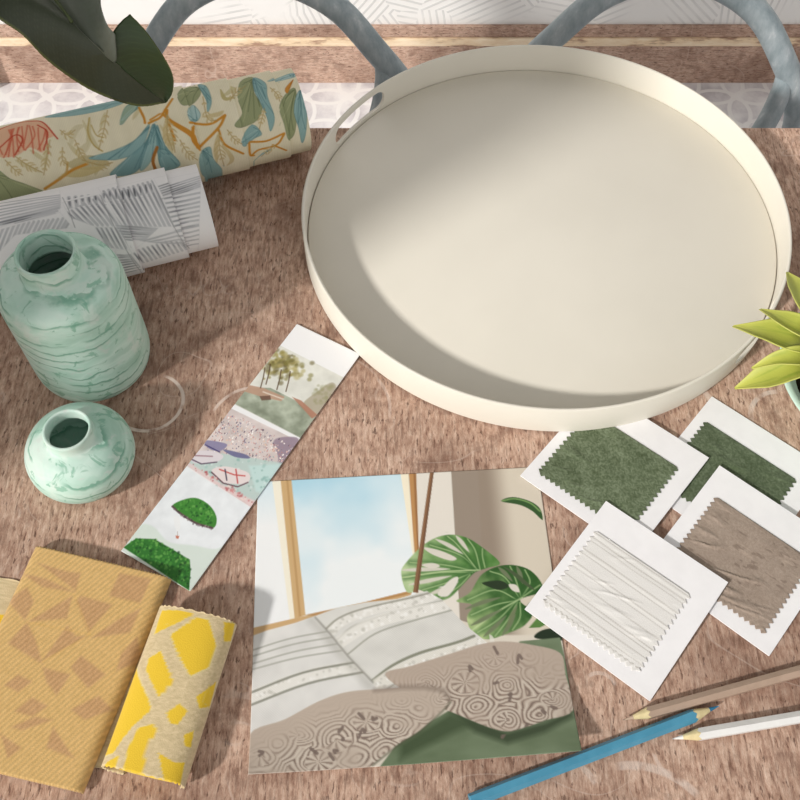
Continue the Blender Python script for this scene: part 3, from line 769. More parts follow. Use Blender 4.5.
monstera(Z2([(225, 565), (280, 530), (330, 455), (420, 420), (510, 435), (565, 490), (560, 530), (480, 560), (530, 610), (500, 660), (440, 690), (350, 718), (290, 690), (268, 630), (290, 580)]),
         [Z2(q) for q in ([(480, 555), (420, 470), (360, 445)], [(485, 550), (460, 470), (440, 425)], [(490, 545), (520, 490), (500, 440)], [(470, 560), (380, 520), (270, 560)], [(465, 562), (380, 580), (285, 620)], [(465, 565), (390, 640), (310, 690)], [(470, 570), (430, 640), (380, 705)], [(480, 570), (480, 630), (450, 680)], [(495, 545), (545, 510), (560, 500)])],
         Z2([(490, 550)])[0], Z2([(290, 680)])[0],
         [(Z2([(330, 490), (400, 482), (435, 505), (400, 520), (350, 505)]), (46, 62, 40)), (Z2([(435, 498), (465, 500), (478, 528), (450, 522)]), W_), (Z2([(470, 580), (450, 640), (425, 672), (440, 620)]), (120, 130, 96)), (Z2([(412, 425), (470, 455), (540, 520), (500, 500), (440, 450)]), (80, 96, 66))],
         (52, 94, 42), (204, 222, 162), 8, (120, 130, 100))
cv.poly(Z2([(515, 672), (550, 630), (590, 655), (560, 670)]), (96, 134, 70), 1, 1)
cv.poly(Z2([(500, 590), (530, 560), (560, 600), (540, 620)]), (46, 70, 40), .7, 1)
cv.poly(Z2([(540, 712), (570, 680), (640, 675), (660, 720)]), (40, 54, 38), 1, 1, True)
cv.poly(Z2([(400, 730), (480, 700), (560, 680), (560, 640), (400, 690)]), (222, 212, 198), .0)
cv.poly(Z2([(120, 48), (135, 48), (72, 530), (52, 530)]), (146, 108, 78))
cv.poly(Z2([(129, 48), (135, 48), (72, 530), (64, 530)]), (112, 80, 58), .8)
# green spread
cv.poly(Z4([(-300, 900), (-150, 760), (0, 560), (200, 440), (480, 165), (640, 150), (760, 600), (760, 760), (0, 800)]), (116, 132, 104), 1, 1)
gn = vnoise(cv.h, cv.w, (10, 22), 5, 3)
sl, mk_ = cv.poly_mask(Z4([(-300, 900), (0, 560), (200, 440), (480, 165), (640, 150), (760, 600), (760, 760), (0, 800)]), 1)
cv.a[sl] += (mk_ * (gn[sl] - .5) * 34)[..., None]
cv.poly(Z4([(200, 445), (300, 480), (430, 530), (580, 490), (690, 440), (690, 470), (580, 530), (430, 575), (300, 530)]), (60, 74, 52), .85, 7)
cv.poly(Z4([(0, 575), (200, 450), (300, 500), (240, 520), (60, 610), (0, 640)]), (66, 82, 56), .8, 9)
# pale cushions
def cushion(poly, base, bands, seed, knit):
    sl, mk_ = cv.poly_mask(poly, 1.2)
    keep = cv.a[sl].copy(); X = cv.X[sl]; Y = cv.Y[sl]
    cv.a[sl] = np.array(base) + (vnoise(X.shape[0], X.shape[1], (8, 8), seed, 3)[..., None] - .5) * 22
    for q, w_, c, al in bands:
        cv.line(q, w_, c, al, 1.2, True)
        if w_ > 6:
            qs = smooth_pts(q, False, 16); rs = R_(int(w_ * 10) + seed)
            for p_ in qs: 
                cv.blob(p_ + rs.uniform(-w_ * .3, w_ * .3, 2), rs.uniform(1, 2.2), [(206, 204, 196), (250, 249, 246)][rs.randint(2)], .7, .8)
    if knit: cv.a[sl] *= (1 - .05 * (np.sin(X * 2.2) * np.sin(Y * 2.4)))[..., None]
    full = cv.a[sl]; cv.a[sl] = keep * (1 - mk_[..., None]) + full * mk_[..., None]
def arc3(x0, y0, x1, y1, sag=14): return Z3([(x0, y0), ((x0 + x1) / 2, (y0 + y1) / 2 - sag), (x1, y1)])
GR = (168, 168, 158); WH = (238, 236, 230)
bands = []
for x0, y0, x1, y1 in ((50, 225, 385, 140), (50, 252, 410, 165), (50, 285, 430, 195), (50, 310, 450, 225)): bands.append((arc3(x0, y0, x1, y1, 10), 1.8, GR, .75))
bands.append((arc3(50, 435, 540, 295, 22), 16, WH, .9))
bands.append((arc3(40, 415, 520, 275, 22), 2.6, (140, 140, 128), .85)); bands.append((arc3(40, 470, 560, 318, 22), 2.6, (140, 140, 128), .85))
cushion(Z3([(40, 165), (120, 135), (250, 100), (330, 72), (400, 150), (480, 250), (590, 365), (640, 420), (300, 560), (40, 660)]), (228, 227, 224), bands, 4, True)
bands = []
bands.append((Z3([(380, 160), (460, 90), (600, 40), (800, 0), (900, -40)]), 12, WH, .8)); bands.append((Z3([(420, 185), (520, 110), (700, 50), (900, 5)]), 2.4, (146, 146, 134), .85))
bands.append((Z3([(370, 140), (440, 80), (560, 35), (780, -15), (900, -50)]), 2.2, (156, 154, 142), .85))
bands.append((Z3([(440, 190), (560, 115), (700, 70), (900, 30)]), 14, (240, 238, 232), .8)); bands.append((Z3([(480, 240), (600, 150), (760, 95), (960, 40)]), 1.8, (160, 160, 148), .8))
bands.append((Z3([(580, 365), (680, 290), (800, 235), (960, 190), (1040, 160)]), 3.2, (134, 136, 118), .9)); bands.append((Z3([(600, 385), (700, 320), (820, 270), (1000, 215), (1100, 180)]), 15, (234, 231, 222), .8))
bands.append((Z3([(630, 410), (740, 345), (900, 290), (1100, 230)]), 1.8, (150, 148, 134), .6))
cushion(Z3([(330, 72), (430, 35), (560, 10), (700, -5), (830, -40), (900, 0), (1000, 110), (1100, 190), (1090, 250), (640, 470), (590, 365), (480, 250), (400, 150)]), (222, 221, 216), bands, 6, True)
cv.line(Z3([(318, 92), (385, 160), (465, 260), (575, 378)]), 10, (170, 168, 160), .35, 8)
cv.line(Z3([(335, 78), (400, 150), (480, 250), (590, 365)]), 2.2, (150, 148, 140), .7, 2)
# patterned beige cushions
def swirl_cushion(poly, base, centres, seed, plainedge):
    sl, mk_ = cv.poly_mask(poly, 1.2, True)
    keep = cv.a[sl].copy(); X = cv.X[sl]; Y = cv.Y[sl]
    cv.a[sl] = base; rs = R_(seed)
    wob = vnoise(X.shape[0], X.shape[1], (9, 6), seed, 2) - .5
    D = np.full(X.shape, 1e9); K = np.zeros(X.shape, int); ANG = np.zeros(X.shape)
    for k, p in enumerate(centres):
        q = cv.conv(p); dx = X - q[0]; dy = (Y - q[1]) * 1.3
        d_ = np.hypot(dx, dy) * rs.uniform(.8, 1.2); m_ = d_ < D
        D[m_] = d_[m_]; K[m_] = k; ANG[m_] = np.arctan2(dy, dx)[m_]
    Dw = D + wob * 16
    rings_ = np.sin(Dw * 1.25); fans = np.where(D < 13, np.sin(ANG * 9 + wob * 4), rings_)
    style = np.array([rs.choice([0, 1, 1, 2, 2]) for _ in centres])[K]
    pat = np.where(style == 0, fans, np.where(style == 1, rings_, np.where(np.cos(ANG + K) > -.2, rings_, fans)))
    q0 = np.array([cv.conv(p) for p in plainedge]); pd = cv.seg(sl, q0, False)      # the far side of the cushion is plain
    fade = np.clip((pd - 8) / 34, .06, 1) * np.clip(vnoise(X.shape[0], X.shape[1], (8, 6), seed + 9, 2) * 2.4 - .5, .15, 1)
    lm = (np.clip(pat * 2.2 - .9, 0, 1) * fade)[..., None]
    cv.a[sl] = cv.a[sl] * (1 - .68 * lm) + np.array([112, 95, 86]) * .68 * lm
    hi = (np.clip(-pat * 1.8 - .3, 0, 1) * fade)[..., None]
    cv.a[sl] = cv.a[sl] * (1 - .5 * hi) + np.array([236, 229, 217]) * .5 * hi
    for k in range(9):
        j = rs.randint(len(centres)); q = np.array(centres[j]) + rs.uniform(-14, 14, 2)
        cv.line([q, q + rs.uniform(-4, 4, 2), q + rs.uniform(-6, 6, 2)], 3.2, (122, 106, 98), .85, 1, True)
    full = cv.a[sl]; cv.a[sl] = keep * (1 - mk_[..., None]) + full * mk_[..., None]
swirl_cushion(Z4([(-60, 300), (40, 265), (200, 215), (330, 175), (420, 166), (520, 178), (640, 212), (662, 300), (692, 440), (580, 482), (500, 510), (430, 526), (350, 508), (210, 450), (80, 400)]), (190, 174, 160),
              [Z4([q])[0] for q in ((260, 330), (110, 330), (430, 340), (300, 430), (560, 310), (610, 400), (430, 480), (560, 460), (380, 230), (520, 220), (640, 270))], 12, Z4([(0, 280), (200, 215), (330, 175), (480, 165), (640, 212)]))
swirl_cushion(Z3([(40, 600), (200, 530), (350, 450), (480, 408), (640, 395), (800, 385), (910, 400), (935, 450), (900, 490), (800, 580), (690, 650), (600, 725), (540, 760), (300, 790), (40, 800)]), (195, 180, 166),
              [Z3([q])[0] for q in ((260, 600), (90, 690), (430, 620), (560, 540), (700, 560), (800, 480), (640, 680), (350, 720), (520, 700), (180, 640), (880, 440), (720, 450))], 15, Z3([(40, 600), (200, 530), (350, 450), (480, 408), (640, 395), (800, 385)]))
cv.line(Z3([(600, 400), (720, 388), (820, 388), (905, 402), (932, 440)]), 5, (120, 106, 96), .45, 5)
cv.line(Z3([(590, 735), (690, 655), (800, 585), (900, 495), (935, 455)]), 2, (84, 84, 66), .6, 2)
printm = tint_mat('printed_photo_paper', .45, .3)
cv.a = np.clip(cv.a, 0, 255) ** 1.03 * .97 * 255 / 255 ** 1.03
o_ = sheet('photo_print', fr, cv, printm, .0008, .0005, plift)
tag(o_, 'square photo print of cushions and monstera leaves beneath a window', 'photo print')

# --- strip of three watercolours
st_c = [(297, 324), (360, 354), (119, 549), (190, 589)]
fr = frame_of(st_c[0], st_c[1], st_c[2], .002)
fr = (fr[0], fr[1], fr[2], .0735, .2785)
NX, NY = 120, 440
cv = Canvas(NX, NY, (240, 240, 242), sheet_conv(*fr, NX, NY, .002))
S8 = z1(2.759, 100, 310)
n1 = vnoise(NY, NX, (8, 30), 2, 3); n2 = vnoise(NY, NX, (30, 110), 7, 2)
# canal with trees
cv.poly(S8([(497, 98), (672, 186), (553, 353), (365, 258)]), lambda X, Y: np.array([222, 222, 214.]) + (n1[Y.astype(int), X.astype(int)][..., None] - .5) * 30)
cv.poly(S8([(405, 215), (470, 215), (540, 250), (600, 300), (553, 353), (370, 258)]), lambda X, Y: np.array([160, 168, 150.]) + (n1[Y.astype(int), X.astype(int)][..., None] - .5) * 90)
cv.poly(S8([(560, 260), (600, 225), (640, 200), (650, 225), (610, 290), (585, 290)]), (170, 160, 138), .8, 2, True)
cv.poly(S8([(530, 240), (555, 250), (600, 290), (585, 300)]), (176, 126, 104), .9, 1)
cv.poly(S8([(400, 205), (450, 215), (510, 240), (500, 252), (440, 238), (398, 225)]), (186, 150, 128), .9, 1)
cv.poly(S8([(440, 238), (470, 236), (472, 248), (446, 250)]), (112, 84, 70), .9)
cv.line(S8([(450, 226), (505, 246)]), 2, (226, 214, 200), .9)
rs = R_(3)
for k in range(130):
    x, y = rs.normal(505, 30), rs.normal(148, 22)
    if y < 100 + (x - 497) * .5 and x > 497: continue
    cv.blob(S8([(x, y)])[0], rs.uniform(2, 5), [(126, 118, 62), (152, 140, 78), (98, 88, 48), (176, 164, 104)][rs.randint(4)], .55, .8)
for x, y in ((470, 150), (500, 165), (525, 170), (455, 160)): cv.line(S8([(x, y), (x - 4, y + 25), (x - 12, y + 55)]), 1.8, (84, 64, 44), .85)
for k in range(30): cv.blob(S8([(rs.uniform(590, 640), rs.uniform(205, 260))])[0], rs.uniform(2, 4), (150, 148, 110), .4, .9)
# harbour with boats
cv.poly(S8([(362, 272), (548, 362), (425, 550), (238, 428)]), lambda X, Y: np.array([214, 202, 200.]) + (n1[Y.astype(int), X.astype(int)][..., None] - .5) * 40)
cv.poly(S8([(480, 360), (520, 350), (548, 362), (500, 430), (490, 400)]), (142, 124, 142), .8, 2, True)
VILLAGE = [(226, 190, 184), (178, 134, 136), (238, 226, 222), (150, 140, 160), (246, 240, 238), (222, 196, 178), (112, 96, 112), (206, 160, 154)]
sl, mk_ = cv.poly_mask(S8([(345, 285), (400, 300), (480, 345), (535, 375), (505, 432), (420, 415), (300, 395), (290, 380)]))
ys, xs = np.nonzero(mk_ > .5)
for k in range(520):
    k_ = rs.randint(len(ys)); y, x = ys[k_] + sl[0].start, xs[k_] + sl[1].start
    cv.a[y:y + rs.randint(1, 4), x:x + rs.randint(1, 3)] = VILLAGE[rs.randint(len(VILLAGE))]
cv.poly(S8([(250, 400), (330, 395), (400, 405), (520, 425), (440, 540), (400, 525), (240, 430)]), (186, 208, 204), .85, 3)
cv.poly(S8([(410, 430), (500, 425), (455, 510), (430, 500)]), (196, 222, 220), .9, 4)
for k in range(90):
    x, y = rs.uniform(280, 480), rs.uniform(405, 500)
    cv.blob(S8([(x, y)])[0], rs.uniform(1, 2.5), [(120, 168, 160), (226, 236, 236), (150, 190, 184)][rs.randint(3)], .5, .9)
for pg, c_ in (([(248, 395), (300, 388), (340, 402), (320, 420), (260, 422)], (222, 214, 220)), ([(290, 360), (350, 370), (330, 390), (300, 382)], (140, 134, 166)), ([(310, 440), (350, 432), (410, 450), (405, 478), (350, 478), (318, 462)], (232, 218, 218)), ([(340, 385), (400, 398), (412, 410), (370, 405)], (112, 112, 148))):
    cv.poly(S8(pg), c_, .95, 1, True)
for q, c_ in (([(248, 410), (280, 425), (322, 420)], (80, 62, 84)), ([(308, 448), (340, 478), (380, 488), (408, 476)], (90, 54, 66)), ([(330, 440), (370, 455), (400, 458)], (196, 74, 70)), ([(345, 440), (350, 470)], (70, 60, 80)), ([(290, 372), (330, 392)], (70, 62, 110)), ([(262, 402), (310, 404)], (150, 110, 120)), ([(375, 440), (380, 478)], (190, 80, 80))):
    cv.line(S8(q), 2.0, c_, .9)
cv.poly(S8([(238, 428), (300, 470), (425, 548), (432, 528), (380, 505), (320, 470), (248, 422)]), (232, 204, 204), .8, 3)
for k in range(60):
    t_ = rs.uniform(0, 1); x, y = 250 + 180 * t_, 425 + 108 * t_ + rs.uniform(-5, 12)
    cv.blob(S8([(x, y)])[0], rs.uniform(.8, 2), [(206, 130, 130), (180, 96, 100), (240, 220, 214)][rs.randint(3)], .7, .9)
# floating island
cv.poly(S8([(236, 432), (425, 551), (248, 775), (58, 660)]), lambda X, Y: np.array([232, 236, 240.]) + (n1[Y.astype(int), X.astype(int)][..., None] - .5) * 20)
cv.poly(S8([(58, 660), (110, 595), (150, 600), (190, 640), (260, 650), (320, 660), (360, 640), (250, 780)]), (214, 226, 218), .9, 3, True)
cv.poly(S8([(64, 655), (100, 630), (150, 632), (200, 660), (248, 690), (250, 720), (246, 775)]), (52, 116, 48), 1, 1.2)
cv.poly(S8([(200, 540), (235, 522), (270, 520), (305, 542), (322, 575), (312, 602), (270, 590), (225, 562)]), (66, 132, 54), 1, 1.2, True)
cv.line(S8([(200, 542), (225, 564), (265, 588), (310, 602)]), 3.2, (92, 72, 74), .95, 1, True)
def scatter(poly, n, r, cols, al=.7):
    q = np.array(poly, float); sl, mk_ = cv.poly_mask(S8(poly)); ys, xs = np.nonzero(mk_ > .6)
    cw = cv.conv; cv.conv = lambda p: p
    for _ in range(n):
        k = rs.randint(len(ys))
        cv.blob((xs[k] + sl[1].start, ys[k] + sl[0].start), rs.uniform(*r), cols[rs.randint(len(cols))], al, .9)
    cv.conv = cw
GREENS = [(36, 92, 36), (96, 164, 74), (60, 132, 50), (124, 182, 92), (28, 70, 34), (78, 148, 60)]
scatter([(64, 655), (100, 630), (150, 632), (200, 660), (248, 690), (250, 720), (246, 770)], 230, (.8, 2.2), GREENS)
scatter([(204, 542), (235, 524), (270, 522), (303, 543), (318, 575), (308, 594), (270, 582), (225, 556)], 150, (.8, 2.0), GREENS)
scatter([(200, 655), (248, 692), (250, 720), (246, 772), (222, 752)], 40, (.8, 2.0), [(20, 52, 26), (34, 78, 34), (46, 100, 42)])
scatter([(200, 546), (268, 588), (312, 598), (310, 606), (262, 594), (222, 568)], 40, (.7, 1.4), [(84, 70, 76), (120, 104, 110), (60, 48, 54), (150, 140, 140)])
cv.poly(S8([(205, 570), (218, 572), (222, 600), (214, 610), (206, 596)]), (238, 240, 242), .9, 1, True)
cv.poly(S8([(209, 622), (219, 624), (216, 632), (210, 630)]), (196, 110, 84), .9)
cv.line(S8([(214, 612), (214, 624)]), .8, (170, 150, 140), .8)
o_ = sheet('picture_strip', fr, cv, paper, .0022, .0005)
tag(o_, 'long white strip with three small watercolour pictures between the mint vases and tray', 'picture strip')

# ================================================================= SWATCH CARDS
card_mat = plain('white_card', (240, 239, 241), .6, .25, 2, 60)
def card(tl, ex_dir, z, L, W, sw, label, cols_, weave, seed, tilt=(0, 0)):
    """tl: world xy of the top left corner, ex_dir: angle of the top edge; sw: (u0,u1,w0,w1) of the cloth in metres"""
    ex = np.array([math.cos(ex_dir), math.sin(ex_dir), 0]); ey = np.array([ex[1], -ex[0], 0])
    o = np.array([tl[0], tl[1], T + z])
    ctr = o + ex * L / 2 + ey * W / 2
    root = thing('swatch_card', (ctr[0], ctr[1], T + z), label, 'swatch card', 'fabric swatch cards')
    th = .0012
    def at(u, w): return tilt[0] * u / L + tilt[1] * w / W
    vv = [o + ex * u + ey * w + np.array([0, 0, at(u, w) + k]) for k in (0, th) for u, w in ((0, 0), (L, 0), (L, W), (0, W))]
    mk('card', vv, [(0, 1, 2, 3), (7, 6, 5, 4), (0, 4, 5, 1), (1, 5, 6, 2), (2, 6, 7, 3), (3, 7, 4, 0)], card_mat, root, smooth=False)
    # cloth with pinked side edges, lightly crumpled
    a0, a1, w0, w1 = sw
    n = 110; tooth = (w1 - w0) / 15.0
    nx = int(n * (a1 - a0) / (w1 - w0)); ny = n
    wv = np.linspace(0, 1, ny); zig = np.abs(((wv * (w1 - w0) / tooth) % 1.0) - .5) * 2 * tooth * .62
    u = np.linspace(0, 1, nx)[None, :]
    uu = a0 + zig[:, None] + (a1 - a0 - 2 * zig[:, None]) * u
    uz = np.linspace(0, 1, nx); ziw = np.abs((((uz * (a1 - a0)) / tooth) % 1.0) - .5) * 2 * tooth * .55
    ww = np.broadcast_to(w0 + (w1 - w0) * wv[:, None], uu.shape).copy()
    ww = ww - ziw[None, :] * np.clip((wv[:, None] - .9) / .1, 0, 1)
    # long soft creases
    c1 = vnoise(ny, nx, (2, 9), seed, 2); c2 = vnoise(ny, nx, (5, 30), seed + 1, 2); c3 = vnoise(ny, nx, (2, 9), seed + 2, 1)
    sh = np.zeros_like(c1)
    for j in range(ny):
        for_i = (np.arange(nx) * .30).astype(int)
        sh[j] = c1[(j + for_i - 14) % ny, np.arange(nx)]
    edge = np.minimum(np.minimum(u, 1 - u), np.minimum(wv[:, None], 1 - wv[:, None])); edge = np.clip(edge / .12, 0, 1)
    ridge = np.clip(1 - np.abs(sh - .5) / .16, 0, 1) ** 1.4 * np.clip(c3 * 2.4 - .9, 0, 1)
    hgt = (.0015 * ridge + .0006 * sh) * edge
    colf = cols_(nx, ny, u, wv[:, None], c1, c2)
    top = o + ex * uu[..., None] + ey * ww[..., None]; top[..., 2] += th + .0007 + at(uu, ww) + hgt * weave
    v, f = slab_grid(top, .0006)
    cc = np.vstack([colf.reshape(-1, 3), colf.reshape(-1, 3)])
    mk('swatch', v, f, swatch_mat, root, cols=cc)
    return root
swatch_mat = tint_mat('woven_swatch', .9, .08, (1400, .0004), .15)
def mono(base, amp, seed, streak=0):
    def fn(nx, ny, u, w, c1, c2):
        a = np.zeros((ny, nx, 3)); a[:] = base
        g = vnoise(ny, nx, (nx / 1.6, ny / 1.6), seed, 1) - .5
        a += (g * amp * 1.3)[..., None]
        lt = np.clip(1 - np.abs(c1 - .5) / .035, 0, 1) * np.clip(vnoise(ny, nx, (4, 7), seed + 8, 2) * 2.4 - .8, 0, 1) * .35  # creases lightened in the colour, as if catching the light
        a = a * (1 - lt[..., None]) + np.minimum(np.array(base) * 1.35, 235) * lt[..., None]
        a += 0 + ((vnoise(ny, nx, (6, 8), seed + 3, 3) - .5) * amp)[..., None]
        if streak:
            s_ = vnoise(ny, nx, (10, 26), seed + 5, 3)
            k = np.clip((s_ - .70) / .05, 0, 1)[..., None] * .35
            a = a * (1 - k) + np.array([96, 80, 70]) * k
        return a
    return fn
def striped(nx, ny, u, w, c1, c2):
    a = np.zeros((ny, nx, 3)); a[:] = (228, 226, 223)
    X = np.broadcast_to(u, (ny, nx)); W = np.broadcast_to(w, (ny, nx))
    for p, wd, k in ((.03, .012, .5), (.09, .010, .7), (.13, .010, .5), (.24, .010, .75), (.29, .008, .5), (.42, .012, .6), (.47, .008, .45), (.58, .012, .55), (.70, .010, .75), (.74, .010, .6), (.82, .010, .75), (.90, .010, .6), (.95, .012, .7)):
        l = np.clip(1 - np.abs(W - p - .016 * (c1 - .5)) / (wd * .8), 0, 1) * k * 1.2 * (.75 + .25 * np.sin(X * 260))
        a = a * (1 - l[..., None]) + np.array([158, 153, 144]) * np.minimum(l, 1)[..., None]
    for p in (.06, .27, .44, .66, .88):
        l = np.clip(1 - np.abs(W - p) / .018, 0, 1) * .7
        a = a * (1 - l[..., None]) + np.array([242, 240, 236]) * l[..., None]
    return a
def dir_of(p, q, z): a_, b_ = P(*p, z), P(*q, z); return math.atan2(b_[1] - a_[1], b_[0] - a_[0])
CL, CW = .1205, .1240
sw_ = (.0115, .1085, .0335, .1120)
# back green card: top corner and top edge seen
ang = dir_of((711.7, 396.6), (800, 452.5), .001)
card(P(711.7, 396.6, .001)[:2], ang, .0003, CL, CW, (.0085, .1055, .0280, .1110), 'dark green fabric swatch card lying at the back beside the potted plant', mono((90, 102, 78), 28, 2), .6, 31)
# front green card, its top corner under the tray
zc = .0022
ang = dir_of((521.5, 477), (587, 524), zc)
ex = np.array([math.cos(ang), math.sin(ang)])
tlc = P(708, 459.5, zc)[:2] - ex * CL
card(tlc, ang, .0004, CL, CW, (.0085, .1065, .0270, .1130), 'sage green crumpled fabric swatch card tucked beneath the tray edge', mono((102, 114, 88), 34, 4), .8, 44, (.0040, .0010))
ang = dir_of((719.5, 465.5), (800, 518.5), .0055)
card(P(719.5, 465.5, .0055)[:2], ang, .0046, CL, CW, (.0125, .1095, .0290, .1120), 'taupe brown crumpled fabric swatch card above the white pencil', mono((158, 142, 129), 14, 6, 1), 1.1, 57, (0.0, -.0036))
ang = dir_of((606, 501), (726, 581), .0080)
card(P(606, 501, .0080)[:2], ang, .0070, CL, CW, (.0070, .1030, .0290, .1130), 'white striped fabric swatch card overlapping the photo print', striped, .55, 68, (0.0, -.0054))

# ================================================================= FOLDED FABRICS
def weave_quad(tl, tr, br, bl, nx, ny):
    u = np.linspace(0, 1, nx)[None, :, None]; w = np.linspace(0, 1, ny)[:, None, None]
    return (tl * (1 - u) + tr * u) * (1 - w) + (bl * (1 - u) + br * u) * w
# yellow fabric: a flattened roll with a flat tail running left under the tan piece
ytr, ybr = P(237, 627, .012)[:2], P(185.5, 787, .012)[:2]
ax = ytr - ybr; YL = np.linalg.norm(ax); ax /= YL; wdir = np.array([-ax[1], ax[0]])     # wdir: to the left
if wdir[0] > 0: wdir = -wdir
RWD, RH = .0655, .030
nx, ny = 150, 150
prof = []
for t in np.linspace(-.62, math.pi + 1.05, 96):            # roll section from underneath the right side over the top
    x_ = RWD / 2 - RWD / 2 * np.sign(math.cos(t)) * abs(math.cos(t)) ** .8; z_ = RH / 2 + RH / 2 * np.sign(math.sin(t)) * abs(math.sin(t)) ** .85
    prof.append((x_, max(z_, .0012)))
x_end = prof[-1][0]; z_end = prof[-1][1]
for t in np.linspace(0, 1, 16)[1:]: prof.append((x_end + .014 * t, max(z_end, .0016) * (1 - t) + .0016 * t))
for t in np.linspace(0, 1, 26)[1:]: prof.append((x_end + .014 + .150 * t, .0016))
prof = np.array(prof); nprof = len(prof)
arcl = np.concatenate([[0], np.cumsum(np.hypot(*np.diff(prof, axis=0).T))])
NYL = 150
V = np.zeros((NYL, nprof, 3))
for j in range(NYL):
    t = j / (NYL - 1)
    base = ytr * (1 - t) + ybr * t
    sc_ = 1 + .03 * math.sin(t * 3.1)
    V[j, :, :2] = base + wdir * prof[:, :1]
    V[j, :, 2] = T + prof[:, 1] * (1 + .04 * math.sin(t * 5))
jag = ((np.arange(nprof) % 4) < 2) * .0009
V[0, :, :2] += ax * jag[:, None]; V[-1, :, :2] -= ax * jag[:, None]
# pattern: traced in the photo, on the roll's own surface
def y_conv(p):
    best = None
    q = P(p[0], p[1], .02)[:2]
    for _ in range(6):
        x_ = (q - ytr) @ wdir
        zz = np.interp(x_, prof[13:74, 0], prof[13:74, 1]) if x_ < prof[73, 0] else .003
        q = P(p[0], p[1], zz)[:2]
    x_ = (q - ytr) @ wdir; t = (ytr - q) @ ax / YL
    s_ = np.interp(x_, prof[13:74, 0], arcl[13:74])
    return (s_ / arcl[-1] * 399, t * 299)
cv = Canvas(400, 300, (214, 194, 154), y_conv)
gn = vnoise(300, 400, (130, 100), 4, 2)
cv.a += (gn[..., None] - .5) * np.array([34, 34, 36])
yel = (236, 198, 58)
Y7 = z1(2.857, 0, 520)
YP = [[(462, 258), (520, 258), (560, 268), (500, 300), (440, 330)], [(560, 275), (600, 282), (622, 360), (600, 425), (545, 452), (505, 380), (486, 328)], [(640, 290), (672, 296), (660, 345), (640, 350)],
      [(425, 395), (462, 372), (500, 465), (455, 508), (418, 430)], [(392, 415), (430, 510), (436, 540), (370, 600), (320, 670), (290, 690), (340, 560)], [(395, 590), (440, 578), (455, 600), (420, 640), (410, 730), (350, 715), (365, 650)],
      [(476, 550), (515, 522), (540, 545), (510, 585), (485, 580)], [(560, 505), (620, 460), (600, 530), (570, 540)], [(525, 612), (555, 600), (548, 650), (528, 645)], [(450, 660), (500, 690), (532, 690), (515, 765), (470, 745)], [(305, 690), (340, 670), (325, 715), (295, 705)],
      [(600, 540), (600, 470), (580, 520)], [(470, 300), (545, 275), (500, 300)]]
for pg in YP:
    cv.poly(Y7(pg), (228, 214, 160), .8, 1.2)
    c0 = np.mean(pg, axis=0); cv.poly(Y7([tuple(c0 + (np.array(q) - c0) * .95) for q in pg]), yel, 1, 1)
for pg in ([(250, 10), (330, 20), (320, 120), (245, 110)], [(250, 140), (330, 150), (300, 230), (255, 240)], [(340, 60), (399, 80), (399, 160), (350, 170)], [(340, 200), (399, 190), (399, 290), (330, 280)]):
    c_ = cv.conv; cv.conv = lambda p: p; cv.poly(pg, yel, 1, 1); cv.conv = c_
ci = np.clip(arcl / arcl[-1] * 399, 0, 399).astype(int); ri_ = np.linspace(0, 299, NYL).astype(int)
cols = cv.a[np.ix_(ri_, ci)]
n = NYL * nprof
inn = V.copy()
nrm = np.gradient(prof, axis=0); nrm = np.stack([-nrm[:, 1], nrm[:, 0]], 1); nrm /= np.linalg.norm(nrm, axis=1)[:, None] + 1e-9
inn[..., :2] += (wdir * (-nrm[:, :1]) * -.0011)[None] * -1; inn[..., 2] -= .0011 * np.abs(nrm[:, 1])[None]; inn[..., 2] = np.maximum(inn[..., 2], T + .0002)
Fy = [(q[0], q[1], q[2], q[3]) for q in grid_faces(nprof, NYL)] + [(q[3] + n, q[2] + n, q[1] + n, q[0] + n) for q in grid_faces(nprof, NYL)]
for j in (0, NYL - 1):
    for i in range(nprof - 1): Fy.append((j * nprof + i, j * nprof + i + 1, n + j * nprof + i + 1, n + j * nprof + i))
for i in (0, nprof - 1):
    for j in range(NYL - 1): Fy.append((j * nprof + i, (j + 1) * nprof + i, n + (j + 1) * nprof + i, n + j * nprof + i))
yel_mat = tint_mat('yellow_patterned_fabric', .8, .15, (1100, .0005), .2)
yc = (ytr + ybr) / 2 + wdir * .06
root = thing('folded_fabric', (yc[0], yc[1], T), 'bright yellow patterned fabric rolled up beside the tan fabric', 'fabric')
mk('cloth', np.vstack([V.reshape(-1, 3), inn.reshape(-1, 3)]), Fy, yel_mat, root, cols=np.vstack([cols.reshape(-1, 3)] * 2))
# inner turns seen at the cut ends
vv = None; lst = []
for s_ in (.80, .58, .36):
    ring_ = []
    for t in np.linspace(0, 2 * math.pi, 40, endpoint=False):
        ring_.append((RWD / 2 - s_ * RWD / 2 * np.sign(math.cos(t)) * abs(math.cos(t)) ** .8, RH / 2 - .0005 + s_ * (RH / 2 - .001) * np.sign(math.sin(t)) * abs(math.sin(t)) ** .85))
    ring_ = np.array(ring_)
    w4 = np.zeros((4, 40, 3))
    for j, (t, k) in enumerate(((.012, 1), (.988, 1), (.988, .94), (.012, .94))):
        b_ = ytr * (1 - t) + ybr * t; rr = (ring_ - [RWD / 2, RH / 2]) * k + [RWD / 2, RH / 2]
        w4[j, :, :2] = b_ + wdir * rr[:, :1]; w4[j, :, 2] = T + rr[:, 1]
    ff = grid_faces(40, 4, wrapx=True) + [(120 + i, 120 + (i + 1) % 40, (i + 1) % 40, i) for i in range(40)]
    lst.append((w4.reshape(-1, 3), ff))
mk('inner_fold', *join(*lst), plain('yellow_cloth_back', (226, 196, 90), .85, .1, 10, 300), root)

